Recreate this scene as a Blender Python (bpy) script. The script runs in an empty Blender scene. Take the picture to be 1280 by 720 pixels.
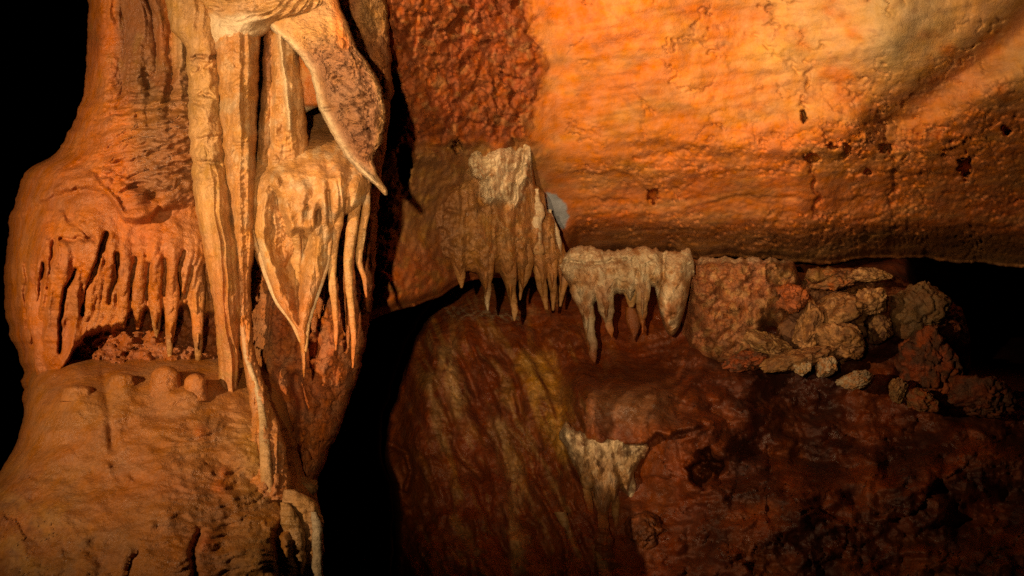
import bpy, math
import numpy as np

# ------------------------------------------------------------------ camera, world, lamps, exposure
S = bpy.context.scene
COL = S.collection
W0, H0 = 1280.0, 720.0
F = 640.0 / math.tan(math.radians(22.5))        # focal length in photo pixels (45 degree lens)
CZ = 1.6                                        # camera height above the passage floor

cam = bpy.data.cameras.new('camera'); cam.sensor_width = 36; cam.lens = 18 / math.tan(math.radians(22.5))
cam.clip_end = 200; cam.clip_start = 0.05
co = bpy.data.objects.new('camera', cam); COL.objects.link(co)
co.location = (0, 0, CZ); co.rotation_euler = (math.radians(90), 0, 0)
S.camera = co

wd = bpy.data.worlds.new('World'); S.world = wd; wd.use_nodes = True
wd.node_tree.nodes['Background'].inputs[0].default_value = (0.0, 0.0, 0.0, 1)   # underground: no sky
wd.node_tree.nodes['Background'].inputs[1].default_value = 0.0

def P(u, v, Y):
    """a point at depth Y that the photo shows at pixel u, v"""
    return np.stack([(u - 640) / F * Y, Y + 0 * u, CZ + (360 - v) / F * Y], -1)

def spot(name, loc, aim, watts, deg, blend, color, r=0.03):
    l = bpy.data.lights.new(name, 'SPOT'); l.energy = watts; l.spot_size = math.radians(deg); l.spot_blend = blend
    l.color = color; l.shadow_soft_size = r
    o = bpy.data.objects.new(name, l); COL.objects.link(o); o.location = loc
    from mathutils import Vector
    d = Vector(aim) - Vector(loc); o.rotation_euler = d.to_track_quat('-Z', 'Y').to_euler()
    return o

WARM = (1.0, 0.70, 0.37)
def at(u, v, Y): return tuple(float(q) for q in P(np.float64(u), np.float64(v), np.float64(Y)))
# the show-cave floodlights, all out of view: left of the camera, one on the ceiling, one on the column; a weaker one near the camera
spot('floodlight_on_ceiling', (-0.80, 0.5, 2.35), at(880, -140, 4.3), 1150, 44, 1.0, WARM, 0.015)
spot('floodlight_on_column', (-1.95, 0.55, 1.95), at(390, 240, 3.3), 460, 50, 1.0, WARM, 0.015)
spot('floodlight_by_camera', (-0.30, -0.3, 1.75), at(660, 215, 4.3), 560, 37, 1.0, WARM, 0.02)

vs = S.view_settings
vs.view_transform = 'Standard'; vs.look = 'None'; vs.exposure = 0.0; vs.gamma = 1.0; vs.use_curve_mapping = False
S.display_settings.display_device = 'sRGB'
S.render.engine = 'CYCLES'
S.cycles.max_bounces = 3; S.cycles.diffuse_bounces = 1; S.cycles.use_denoising = False; S.cycles.sample_clamp_direct = 2.5; S.cycles.sample_clamp_indirect = 1.0

# ------------------------------------------------------------------ noise
def _h(ix, iy, seed):
    n = (ix.astype(np.int64) * 374761393 + iy.astype(np.int64) * 668265263 + seed * 982451653) & 0xffffffff
    n = ((n ^ (n >> 13)) * 1274126177) & 0xffffffff
    n = ((n ^ (n >> 16)) * 2246822519) & 0xffffffff
    return (n ^ (n >> 15)) & 0xffffff
def perlin(x, y, seed=0):
    x0 = np.floor(x); y0 = np.floor(y); fx = x - x0; fy = y - y0
    def g(dx, dy):
        a = _h(x0 + dx, y0 + dy, seed) * (2 * math.pi / 0x1000000)
        return np.cos(a) * (fx - dx) + np.sin(a) * (fy - dy)
    u = fx * fx * fx * (fx * (fx * 6 - 15) + 10); w = fy * fy * fy * (fy * (fy * 6 - 15) + 10)
    a = g(0, 0); b = g(1, 0); c = g(0, 1); d = g(1, 1)
    return ((a + (b - a) * u) * (1 - w) + (c + (d - c) * u) * w) * 1.5
def perlin3(x, y, z, seed=0):
    x0 = np.floor(x); y0 = np.floor(y); z0 = np.floor(z); fx = x - x0; fy = y - y0; fz = z - z0
    f = lambda t: t * t * t * (t * (t * 6 - 15) + 10)
    u, v, w = f(fx), f(fy), f(fz); out = 0
    for dz in (0, 1):
        for dy in (0, 1):
            for dx in (0, 1):
                h = _h(x0 + dx + 131 * (z0 + dz), y0 + dy - 71 * (z0 + dz), seed)
                a = (h & 0xfff) * (2 * math.pi / 4096); c = (h >> 12) / 2048.0 - 1; r = np.sqrt(1 - np.clip(c * c, 0, 1))
                g = np.cos(a) * r * (fx - dx) + np.sin(a) * r * (fy - dy) + c * (fz - dz)
                out = out + g * (u if dx else 1 - u) * (v if dy else 1 - v) * (w if dz else 1 - w)
    return out * 1.6
def fbm3(D, sc, oct, seed, gain=0.5):
    s = 0; a = 1.0; t = 0
    for i in range(oct):
        q = sc * 2 ** i; s = s + a * perlin3(D[..., 0] * q + 3.1 * i + seed, D[..., 1] * q - seed * 1.7, D[..., 2] * q + 9.2, seed + 13 * i); t += a; a *= gain
    return s / t
def fbm(x, y, oct=4, seed=0, gain=0.5):
    s = 0; a = 1.0; t = 0
    for i in range(oct):
        s = s + a * perlin(x * 2 ** i + 17.3 * i, y * 2 ** i - 9.1 * i, seed + i * 31); t += a; a *= gain
    return s / t
def ridged(x, y, oct=3, seed=0, gain=0.5):
    s = 0; a = 1.0; t = 0
    for i in range(oct):
        s = s + a * (1 - np.abs(perlin(x * 2 ** i + 5.7 * i, y * 2 ** i + 3.3 * i, seed + i * 57)) * 2); t += a; a *= gain
    return s / t
def worley(x, y, seed=0):
    x0 = np.floor(x); y0 = np.floor(y)
    f1 = np.full(x.shape, 9.0); f2 = f1.copy(); idr = np.zeros(x.shape)
    for dx in (-1, 0, 1):
        for dy in (-1, 0, 1):
            cx = x0 + dx; cy = y0 + dy
            px = cx + _h(cx, cy, seed) / 0x1000000; py = cy + _h(cx, cy, seed + 77) / 0x1000000
            d = np.hypot(px - x, py - y); r = _h(cx, cy, seed + 154) / 0x1000000
            near = d < f1
            f2 = np.where(near, f1, np.minimum(f2, d)); idr = np.where(near, r, idr); f1 = np.where(near, d, f1)
    return f1, f2, idr
def sm(a, b, x):
    t = np.clip((x - a) / (b - a), 0, 1); return t * t * (3 - 2 * t)
def mix(a, b, t): return a + (b - a) * t
def spl(xs, ys, x):
    """smooth monotone interpolation through points"""
    xs = np.asarray(xs, float); ys = np.asarray(ys, float); x = np.asarray(x, float)
    if len(xs) == 2: return np.interp(x, xs, ys)
    h = np.diff(xs); d = np.diff(ys) / h
    m = np.zeros_like(xs); m[0] = d[0]; m[-1] = d[-1]
    for i in range(1, len(xs) - 1):
        m[i] = 0 if d[i - 1] * d[i] <= 0 else 2 * d[i - 1] * d[i] / (d[i - 1] + d[i])
    xc = np.clip(x, xs[0], xs[-1]); i = np.clip(np.searchsorted(xs, xc, side='right') - 1, 0, len(h) - 1)
    t = (xc - xs[i]) / h[i]
    return ((1 + 2 * t) * (1 - t) ** 2 * ys[i] + t * (1 - t) ** 2 * h[i] * m[i] + t * t * (3 - 2 * t) * ys[i + 1] + t * t * (t - 1) * h[i] * m[i + 1])
def dist(U, V, pts):
    best = np.full(U.shape, 1e9); tt = np.zeros(U.shape); n = len(pts) - 1
    for i in range(n):
        (ax, ay), (bx, by) = pts[i][:2], pts[i + 1][:2]
        dx, dy = bx - ax, by - ay; l2 = dx * dx + dy * dy + 1e-9
        t = np.clip(((U - ax) * dx + (V - ay) * dy) / l2, 0, 1)
        d = np.hypot(U - ax - t * dx, V - ay - t * dy)
        k = d < best; best = np.where(k, d, best); tt = np.where(k, (i + t) / n, tt)
    return best, tt
def line(U, V, pts, w, taper=0):
    d, t = dist(U, V, pts)
    ww = w * (1 - taper * t)
    return np.exp(-(d / ww) ** 2)
def blob(U, V, cx, cy, rx, ry, a=0):
    c, s = math.cos(math.radians(a)), math.sin(math.radians(a))
    x = (U - cx) * c + (V - cy) * s; y = -(U - cx) * s + (V - cy) * c
    return np.exp(-(x / rx) ** 2 - (y / ry) ** 2)
def dome(U, V, cx, cy, rx, ry, a=0):
    c, s = math.cos(math.radians(a)), math.sin(math.radians(a))
    x = (U - cx) * c + (V - cy) * s; y = -(U - cx) * s + (V - cy) * c
    return np.sqrt(np.clip(1 - (x / rx) ** 2 - (y / ry) ** 2, 0, 1))
def inpoly(U, V, pts):
    """signed pixel distance, positive inside"""
    d, _ = dist(U, V, list(pts) + [pts[0]]); c = np.zeros(U.shape, bool); n = len(pts)
    for i in range(n):
        (ax, ay), (bx, by) = pts[i], pts[(i + 1) % n]
        if ay == by: continue
        k = ((ay > V) != (by > V)) & (U < (bx - ax) * (V - ay) / (by - ay) + ax); c ^= k
    return np.where(c, d, -d)
def ribs(x, seed, sharp=0.5):
    """rounded ribs with sharp grooves between, unevenly spaced (period about 1)"""
    x0 = np.floor(x); f1 = np.full(x.shape, 9.0); f2 = f1.copy()
    for d in (-2, -1, 0, 1, 2):
        c = x0 + d; p = c + 0.15 + 0.7 * _h(c, 0 * c, seed) / 0x1000000; q = np.abs(x - p)
        f2 = np.where(q < f1, f1, np.minimum(f2, q)); f1 = np.minimum(f1, q)
    return np.clip((f2 - f1) / (f2 + f1 + 1e-6), 0, 1) ** sharp
def clods(U, V, size, seed, warp=0.35):
    wu = U / size + warp * fbm(U / size / 1.3, V / size / 1.3, 2, seed + 5); wv = V / size + warp * fbm(U / size / 1.3 + 50, V / size / 1.3, 2, seed + 9)
    f1, f2, r = worley(wu, wv, seed)
    return (0.35 + 0.65 * r) * sm(0.0, 0.22, f2 - f1) * (1 - 0.35 * f1)

def facets(U, V, size, seed, tilt=0.8, warp=0.3):
    """broken rock: every cell is a flat face with a height and a tilt of its own, 0..1 or so"""
    x = U / size + warp * fbm(U / size / 1.1, V / size / 1.1, 3, seed + 5); y = V / size + warp * fbm(U / size / 1.1 + 50, V / size / 1.1, 3, seed + 9)
    x0 = np.floor(x); y0 = np.floor(y); f1 = np.full(x.shape, 9.0); out = np.zeros(x.shape)
    for dx in (-1, 0, 1):
        for dy in (-1, 0, 1):
            cx = x0 + dx; cy = y0 + dy
            px = cx + _h(cx, cy, seed) / 0x1000000; py = cy + _h(cx, cy, seed + 77) / 0x1000000
            d = np.hypot(px - x, py - y); r = _h(cx, cy, seed + 154) / 0x1000000
            a = _h(cx, cy, seed + 231) / 0x1000000 * 2 * math.pi; k = _h(cx, cy, seed + 308) / 0x1000000
            h = r + tilt * k * (np.cos(a) * (x - px) + np.sin(a) * (y - py))
            near = d < f1; out = np.where(near, h, out); f1 = np.where(near, d, f1)
    return out
def cracks(U, V, su, sv, seed, w=0.035):
    return np.clip(1 - np.abs(fbm(U / su, V / sv, 4, seed, .6)) / w, 0, 1)
def billow(x, y, oct=4, seed=0, gain=0.5):
    s = 0; a = 1.0; t = 0
    for i in range(oct):
        s = s + a * np.abs(perlin(x * 2 ** i + 7.7 * i, y * 2 ** i + 1.3 * i, seed + i * 43)); t += a; a *= gain
    return s / t
def path(pts, u, v):
    """drip path as dense points"""
    p = np.array(pts, float); n = max(4, int(abs(p[-1, 1] - p[0, 1]) / 4))
    v_ = np.linspace(p[0, 1], p[-1, 1], n); return np.stack([spl(p[:, 1], p[:, 0], v_), v_, spl(p[:, 1], p[:, 2], v_)], 1)
def runnels(U, V, drips, amp=1.0, up=30, wide=1.15):
    """ridges in a parent surface that lead down into its drips"""
    d = np.zeros(U.shape)
    for pts in drips:
        p = np.array(pts, float); q = [(p[0, 0] + (p[0, 0] - p[1, 0]) * .6, p[0, 1] - up)] + [tuple(r[:2]) for r in p]
        lo, hi = p[:, 0].min() - 60, p[:, 0].max() + 60
        k = (U > lo) & (U < hi) & (V > p[0, 1] - up - 40) & (V < p[-1, 1] + 30)
        if not k.any(): continue
        ds, t = dist(U[k], V[k], q); r = np.interp(V[k], [p[0, 1] - up] + list(p[:, 1]), [p[0, 2] * .9] + list(p[:, 2]))
        g = np.exp(-(ds / (r * wide)) ** 2) * sm(p[0, 1] - up - 12, p[0, 1], V[k])
        d[k] = np.maximum(d[k], amp * r * .0021 * 1.1 * g)
    return d
def fringe(U, base, drips, width=1.0):
    """lower edge that comes down to every drip in a cusp"""
    v = base
    for pts in drips:
        p = np.array(pts, float); tip = p[-1, 1]; r0 = p[0, 2] * width
        uc = np.interp(0.55, [0, 1], [p[0, 0], p[-1, 0]]); dd = np.abs(U - uc) / r0
        v = np.maximum(v, base + (tip - base) * .72 * np.clip(1 - dd, 0, 1) ** 1.7)
    return v

# ------------------------------------------------------------------ colours (albedo)
ORANGE = np.array((.54, .168, .040)); TAN = np.array((.52, .275, .105)); PALE = np.array((.64, .47, .29))
RED = np.array((.34, .078, .020)); BROWN = np.array((.25, .110, .040)); DARK = np.array((.11, .042, .018))
GREY = np.array((.36, .36, .36)); OCHRE = np.array((.44, .23, .06)); RUST = np.array((.44, .125, .034)); PINK = np.array((.48, .22, .11))
def cmix(base, *layers):
    """base colour then (colour, mask) layers"""
    c = np.array(base) * 1.0
    for col, m in layers: c = c + (np.asarray(col) - c) * np.clip(m, 0, 1)[..., None]
    return c

# ------------------------------------------------------------------ materials
def rock(name, rough=0.6, grain=0.5, grain_scale=60, lump=0.4, lump_scale=14, spec=0.35, streak=0.0, wet=0.0, tone=0.25):
    m = bpy.data.materials.new(name); m.use_nodes = True; nt = m.node_tree; N = nt.nodes; L = nt.links
    b = N['Principled BSDF']; b.inputs['Specular IOR Level'].default_value = spec
    geo = N.new('ShaderNodeNewGeometry'); pos = geo.outputs['Position']
    at = N.new('ShaderNodeAttribute'); at.attribute_name = 'rock_colour'
    def noise(scale, detail, rough_=0.6, src=None):
        n = N.new('ShaderNodeTexNoise'); n.inputs['Scale'].default_value = scale; n.inputs['Detail'].default_value = detail
        n.inputs['Roughness'].default_value = rough_; L.new(src or pos, n.inputs['Vector']); return n.outputs['Fac']
    def rng(f, a, b_, lo, hi):
        r = N.new('ShaderNodeMapRange'); r.inputs[1].default_value = a; r.inputs[2].default_value = b_; r.inputs[3].default_value = lo; r.inputs[4].default_value = hi
        L.new(f, r.inputs[0]); return r.outputs[0]
    def mul(a, b_, kind='MULTIPLY'):
        x = N.new('ShaderNodeMath'); x.operation = kind
        for i, q in enumerate((a, b_)):
            if hasattr(q, 'links'): L.new(q, x.inputs[i])
            else: x.inputs[i].default_value = q
        return x.outputs[0]
    v1 = rng(noise(9, 5, 0.65), 0.3, 0.7, 1 - tone, 1 + tone)
    v2 = rng(noise(grain_scale * 1.7, 3, 0.6), 0.3, 0.7, 1 - tone * 0.9, 1 + tone * 0.7)
    val = mul(v1, v2)
    if streak:
        mp = N.new('ShaderNodeMapping'); mp.inputs['Scale'].default_value = (38, 38, 2.2); L.new(pos, mp.inputs['Vector'])
        val = mul(val, rng(noise(1.0, 4, 0.6, mp.outputs[0]), 0.32, 0.68, 1 - streak, 1 + streak * 0.6))
    hs = N.new('ShaderNodeHueSaturation'); L.new(at.outputs['Color'], hs.inputs['Color']); L.new(val, hs.inputs['Value'])
    L.new(rng(noise(5, 3), 0.3, 0.7, 0.495, 0.505), hs.inputs['Hue'])
    L.new(rng(noise(21, 3), 0.3, 0.7, 1.08, 0.95), hs.inputs['Saturation'])
    L.new(hs.outputs[0], b.inputs['Base Color'])
    L.new(rng(noise(16, 4), 0.35, 0.65, rough - 0.18 - wet, rough + 0.15), b.inputs['Roughness'])
    h = mul(mul(noise(lump_scale, 6, 0.62), lump), mul(noise(grain_scale, 6, 0.7), grain * 0.35), 'ADD')
    h = mul(h, mul(noise(grain_scale * 3.1, 4, 0.7), grain * 0.16), 'ADD')
    # thin dark seams
    bp = N.new('ShaderNodeBump'); bp.inputs['Strength'].default_value = 1.0; bp.inputs['Distance'].default_value = 0.03
    L.new(h, bp.inputs['Height']); L.new(bp.outputs[0], b.inputs['Normal'])
    return m
M_FLOW = rock('orange_flowstone', 0.42, 0.5, 75, 0.20, 20, 0.5, streak=0.06, tone=0.2)
M_CURTAIN = rock('tan_calcite', 0.42, 0.45, 80, 0.22, 24, 0.5, streak=0.03, tone=0.2)
M_WALL = rock('orange_clay_wall', 0.82, 0.24, 110, 0.12, 20, 0.15, tone=0.13)
M_CRUMB = rock('crumbly_red_rock', 0.72, 0.8, 60, 0.55, 22, 0.25, tone=0.24)
M_SLOPE = rock('wet_red_slope', 0.50, 0.45, 60, 0.30, 16, 0.5, streak=0.22, wet=0.08, tone=0.3)
M_BOULDER = rock('broken_breakdown_rock', 0.58, 0.7, 55, 0.6, 18, 0.4, tone=0.3)
M_NUB = rock('smooth_calcite_nub', 0.38, 0.3, 75, 0.2, 25, 0.5, tone=0.18)

# ------------------------------------------------------------------ mesh builders
SAMPLE = {}
def front_depth(o, u, v):
    U, V, Y = SAMPLE[o.name]; d = (U - u) ** 2 + (V - v) ** 2; i = int(np.argmin(d)); return float(Y[i]), math.sqrt(float(d[i]))
def keep(o, U, V, Y, front=None):
    k = np.ones(U.shape, bool) if front is None else front > 0.05
    SAMPLE[o.name] = (U[k].ravel(), V[k].ravel(), Y[k].ravel()); return o
def tag(o, label=None, cat=None, group=None, kind=None):
    if label: o['label'] = label
    if cat: o['category'] = cat
    if group: o['group'] = group
    if kind: o['kind'] = kind
    return o
def mesh_obj(name, co3, quads, tris, colr, mat, parent=None):
    me = bpy.data.meshes.new(name)
    c = co3.mean(0) if parent is None else np.array(parent.location)
    co3 = co3 - c
    nq, nt_ = len(quads), len(tris)
    me.vertices.add(len(co3)); me.vertices.foreach_set('co', co3.astype(np.float32).ravel())
    li = np.concatenate([np.asarray(quads, np.int32).ravel(), np.asarray(tris, np.int32).ravel()])
    me.loops.add(len(li)); me.loops.foreach_set('vertex_index', li)
    me.polygons.add(nq + nt_)
    me.polygons.foreach_set('loop_start', np.concatenate([np.arange(nq) * 4, nq * 4 + np.arange(nt_) * 3]).astype(np.int32))
    me.polygons.foreach_set('use_smooth', np.ones(nq + nt_, bool))
    me.update(calc_edges=True); me.validate()
    a = me.color_attributes.new('rock_colour', 'FLOAT_COLOR', 'POINT')
    cc = np.ones((len(co3), 4), np.float32); cc[:, :3] = np.clip(colr, 0.004, 0.9); a.data.foreach_set('color', cc.ravel())
    me.materials.append(mat)
    o = bpy.data.objects.new(name, me); COL.objects.link(o)
    if parent is None: o.location = c
    else: o.parent = parent
    return o
def grid_quads(nr, nc, wrap=False):
    r = np.arange(nr - 1)[:, None]; c = np.arange(nc if wrap else nc - 1)[None, :]; c1 = (c + 1) % nc
    return np.stack([r * nc + c, (r + 1) * nc + c, (r + 1) * nc + c1, r * nc + c1], -1).reshape(-1, 4)

def sheet(name, u0, u1, step, vfun, Yfun, cfun, mat, rows, extra=None):
    """open rock surface; vfun(u, t) gives the row heights, t in 0..1; extra = [(dv, dY)...] rows that fold back under the lower lip"""
    us = np.arange(u0, u1 + step, step); ts = np.linspace(0, 1, rows)
    U, T = np.meshgrid(us, ts); V = vfun(U, T)
    Y = Yfun(U, V); C = cfun(U, V)
    if extra:
        for dv, dy in extra:
            U = np.vstack([U, U[rows - 1:rows]]); V = np.vstack([V, V[rows - 1:rows] + dv]); Y = np.vstack([Y, Y[rows - 1:rows] + dy]); C = np.concatenate([C, C[rows - 1:rows]], 0)
    nr, nc = U.shape
    return keep(mesh_obj(name, P(U, V, Y).reshape(-1, 3), grid_quads(nr, nc), np.zeros((0, 3), int), C.reshape(-1, 3), mat), U, V, Y)

def loft(name, prof, mat, cfun, disp=None, step=2.0, nth=None, power=1.0, parent=None, edge=0.0, seed=1, flat_back=1.0):
    """closed body: prof rows (v, left u, right u, centre depth, half depth). disp(U,V,front) = metres outwards."""
    pr = np.array(prof, float); v0, v1 = pr[0, 0], pr[-1, 0]
    nv = max(8, int((v1 - v0) / step) + 1)
    vv = np.linspace(v0, v1, nv)
    ul, ur, yc, th = (spl(pr[:, 0], pr[:, k], vv) for k in (1, 2, 3, 4))
    if edge:
        ul = ul + edge * fbm(vv / 22, vv * 0 + 3.1, 4, seed); ur = ur + edge * fbm(vv / 22, vv * 0 + 9.7, 4, seed + 3)
    hw = np.maximum((ur - ul) / 2, 0.25); um = (ul + ur) / 2
    if nth is None: nth = int(np.clip(hw.max() * 2 / step * 1.9, 14, 520))
    # front half finer than the back
    nf = int(nth * 0.72); nb = nth - nf
    th_ = np.concatenate([np.linspace(0, math.pi, nf, endpoint=False), np.linspace(math.pi, 2 * math.pi, nb, endpoint=False)])
    c, s = np.cos(th_), np.sin(th_)
    cx = np.sign(c) * np.abs(c) ** power; sx = np.sign(s) * np.abs(s) ** power; sx = np.where(sx < 0, sx * flat_back, sx)
    U = um[:, None] - hw[:, None] * cx[None]; V = np.repeat(vv[:, None], nth, 1)
    Y = yc[:, None] - th[:, None] * sx[None]
    front = np.clip(np.repeat(s[None], nv, 0), -1, 1)
    if disp is not None:
        d = disp(U, V, front)
        w = np.clip(front, 0, 1) ** 0.5
        Y = Y - d * w
        U = U - cx[None] * d * F / yc[:, None] * (1 - w) * 0.12
    C = cfun(U, V)
    co3 = P(U, V, Y).reshape(-1, 3); C = C.reshape(-1, 3)
    n = nv * nth
    top = P(um[0], vv[0] - 0.3, yc[0])[None]; bot = P(um[-1], vv[-1] + 0.3, yc[-1])[None]
    co3 = np.concatenate([co3, top, bot]); C = np.concatenate([C, C[:1], C[-1:]])
    k = np.arange(nth); k1 = (k + 1) % nth
    tris = np.concatenate([np.stack([k, k1, 0 * k + n], -1), np.stack([n - nth + k1, n - nth + k, 0 * k + n + 1], -1)])
    return keep(mesh_obj(name, co3, grid_quads(nv, nth, True), tris, C, mat, parent), U, V, Y, front)

def shield(name, u0, u1, vtop, vbot, yc, th, mat, cfun, disp=None, step=1.3, nth=150, power=0.8, parent=None, lean=0.0):
    """closed body lofted sideways, so that its lower edge can be any curve vbot(u)"""
    nu = int((u1 - u0) / step) + 1; uu = np.linspace(u0, u1, nu)
    vt, vb = vtop(uu), vbot(uu); vb = np.maximum(vb, vt + 1.0); hv = (vb - vt) / 2; vm = (vt + vb) / 2; Yc = yc(uu); T = th(uu)
    nf = int(nth * .75); nb = nth - nf
    t_ = np.concatenate([np.linspace(0, math.pi, nf, endpoint=False), np.linspace(math.pi, 2 * math.pi, nb, endpoint=False)])
    c, s = np.cos(t_), np.sin(t_); cx = np.sign(c) * np.abs(c) ** power; sx = np.sign(s) * np.abs(s) ** power
    U = np.repeat(uu[:, None], nth, 1); V = vm[:, None] - hv[:, None] * cx[None]; fr = np.repeat(s[None], nu, 0)
    tt = (1 - cx) / 2
    Y = Yc[:, None] - T[:, None] * sx[None] - lean * (tt[None] - .5)
    if disp is not None: Y = Y - disp(U, V, fr) * np.clip(fr, 0, 1) ** .35
    C = cfun(U, V); n = nu * nth
    co3 = np.concatenate([P(U, V, Y).reshape(-1, 3), P(U[0].mean()[None], V[0].mean()[None], Y[0].mean()[None]), P(U[-1].mean()[None], V[-1].mean()[None], Y[-1].mean()[None])])
    C = np.concatenate([C.reshape(-1, 3), C[0, :1], C[-1, :1]])
    k = np.arange(nth); k1 = (k + 1) % nth
    tris = np.concatenate([np.stack([k1, k, 0 * k + n], -1), np.stack([n - nth + k, n - nth + k1, 0 * k + n + 1], -1)])
    q = grid_quads(nu, nth, True)[:, ::-1]
    return keep(mesh_obj(name, co3, q, tris, C, mat, parent), U, V, Y, fr)

def drip(name, pts, Y, mat, colour, tip=None, ring=0.006, seed=1, step=1.5, flat=1.0, parent=None, rough=0.12, flute=0.0, dY=0.0, on=None, embed=(1.1, 0.35), pc=None):
    """stalactite or rib: pts rows (u, v, radius) from the root to the tip"""
    p = np.array(pts, float)
    if on is not None:
        p = path(pts, 0, 0); tq = np.linspace(0, 1, len(p)); p[:, 2] *= mix(.5, 1, sm(0, .35, tq))
    n = len(p); y = np.linspace(0, dY, n) + Y
    if on is not None:
        last = None; nsup = 0; ys = []
        for i in range(n):
            d_, e = front_depth(on, p[i, 0], p[i, 1])
            if e > 3.5: break
            ys.append(d_); nsup = i + 1
        if nsup:
            k = max(1, min(5, nsup // 2)); ys = np.array(ys); yy = np.convolve(np.pad(ys, k, mode='edge'), np.ones(2 * k + 1) / (2 * k + 1), 'valid')
            f = np.linspace(0, 1, nsup); m = np.maximum(p[:nsup, 2], 3) / F * yy
            y[:nsup] = yy + m * mix(embed[0], embed[1], f); y[nsup:] = y[nsup - 1] + np.linspace(0, dY, max(1, n - nsup))[:n - nsup]
    prof = [(p[i, 1], p[i, 0] - p[i, 2], p[i, 0] + p[i, 2], y[i], p[i, 2] / F * Y * flat) for i in range(n)]
    col = np.array(colour); tp = col if tip is None else np.array(tip)
    va, vb = p[0, 1], p[-1, 1]
    def cf(U, V):
        t = (V - va) / (vb - va)
        k = 1 + 0.22 * fbm(U / 9, V / 30, 3, seed)
        if pc is not None: return cmix(pc(U, V), (col * 1.0, sm(.3, .75, t)), (tp, sm(0.55, 1.0, t)))
        return cmix(np.broadcast_to(col, U.shape + (3,)), (tp, sm(0.45, 1.0, t))) * k[..., None]
    def dp(U, V, fr):
        return ring * (fbm(V / 7 + 40 * seed, U / 60, 3, seed) + 0.7 * fbm(U / 10, V / 22, 3, seed + 4)) + flute * (ribs(U / 7.0 + fbm(U / 40, V / 60, 2, seed) * 0.8, seed) - 0.5)
    return loft(name, prof, mat, cf, dp, step, parent=parent, edge=rough * p[:, 2].mean() * 2.2, seed=seed)

def lump(name, cu, cv, Y, ru, rv, ry, mat, colour, seed, rot=0, angular=0.5, cuts=7, colour2=None, res=40, amp=0.22, parent=None):
    """boulder: a sphere cut by random planes, roughened"""
    rng = np.random.default_rng(seed)
    nv, nh = res, res * 2
    ph = np.linspace(0.02, math.pi - 0.02, nv); th = np.linspace(0, 2 * math.pi, nh, endpoint=False)
    PH, TH = np.meshgrid(ph, th, indexing='ij')
    D = np.stack([np.sin(PH) * np.cos(TH), np.sin(PH) * np.sin(TH), np.cos(PH)], -1)
    r = np.ones(PH.shape); ax = np.array((ru, ry * F / Y, rv)); E = D * ax / (ax.prod() ** (1 / 3))
    for _ in range(cuts):
        n = rng.normal(size=3); n /= np.linalg.norm(n); h = rng.uniform(0.5, 0.85)
        dd = D @ n; r = np.where(dd > 0.05, np.minimum(r, mix(1.0, h / np.maximum(dd, 0.05), angular) if False else np.where(h / np.maximum(dd, .05) < r, mix(r, h / np.maximum(dd, .05), angular), r)), r)
    r = r * (1 + amp * 1.2 * fbm3(E, 1.4, 3, seed) + 0.16 * fbm3(E, 3.6, 4, seed + 8, .55) - 0.9 * amp * np.clip(0.12 - np.abs(fbm3(E, 1.8, 3, seed + 5)), 0, 1) * 6)
    c, s = math.cos(math.radians(rot)), math.sin(math.radians(rot))
    X = D[..., 0] * r * ru; Z = D[..., 2] * r * rv; YY = D[..., 1] * r * ry
    du = X * c + Z * s; dv = -(Z * c - X * s)
    pos = P(np.float64(cu), np.float64(cv), np.float64(Y))[None, None] + np.stack([du / F * Y, YY, -dv / F * Y], -1)
    c1 = np.array(colour); c2 = np.array(colour2) if colour2 is not None else c1 * 0.55
    k = sm(-0.25, 0.3, fbm3(E, 2.6, 4, seed + 2))
    C = cmix(np.broadcast_to(c2, PH.shape + (3,)), (c1, k))
    n = nv * nh
    co3 = np.concatenate([pos.reshape(-1, 3), pos[0].mean(0)[None], pos[-1].mean(0)[None]])
    C = np.concatenate([C.reshape(-1, 3), C[0, :1], C[-1, :1]])
    q = np.arange(nh); q1 = (q + 1) % nh
    tris = np.concatenate([np.stack([q, q1, 0 * q + n], -1), np.stack([n - nh + q1, n - nh + q, 0 * q + n + 1], -1)])
    return mesh_obj(name, co3, grid_quads(nv, nh, True), tris, C, mat, parent)
# ================================================================== THE SETTING
# ---- cave ceiling and upper wall: one rock surface from the cleft by the column to beyond the right of the view
def lipV(u):
    return spl([380, 440, 470, 545, 580, 620, 660, 700, 725, 860, 1000, 1100, 1280, 1500], [440, 415, 396, 371, 352, 346, 345, 336, 316, 319, 325, 322, 332, 345], u) + 3 * fbm(u / 30, u * 0 + .3, 3, 4) + (9 * fbm(u / 60, u * 0 + .7, 4, 5, .6)) * sm(690, 740, u)
CR = [(455, -200), (655, -200), (668, 40), (672, 120), (662, 176), (560, 182), (500, 180), (455, 170)]
HOLES = [(505, 205, 9, 26, 0), (817, 244, 7, 11, 10), (1017, 197, 9, 6, 0), (1108, 185, 9, 6, 0), (1207, 210, 9, 14, -20), (1085, 215, 4, 5, 0), (1040, 183, 6, 3, 0), (1004, 146, 4, 7, 20), (571, 183, 6, 8, 0), (1060, 186, 5, 4, 0), (1258, 164, 8, 5, 0)]
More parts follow.
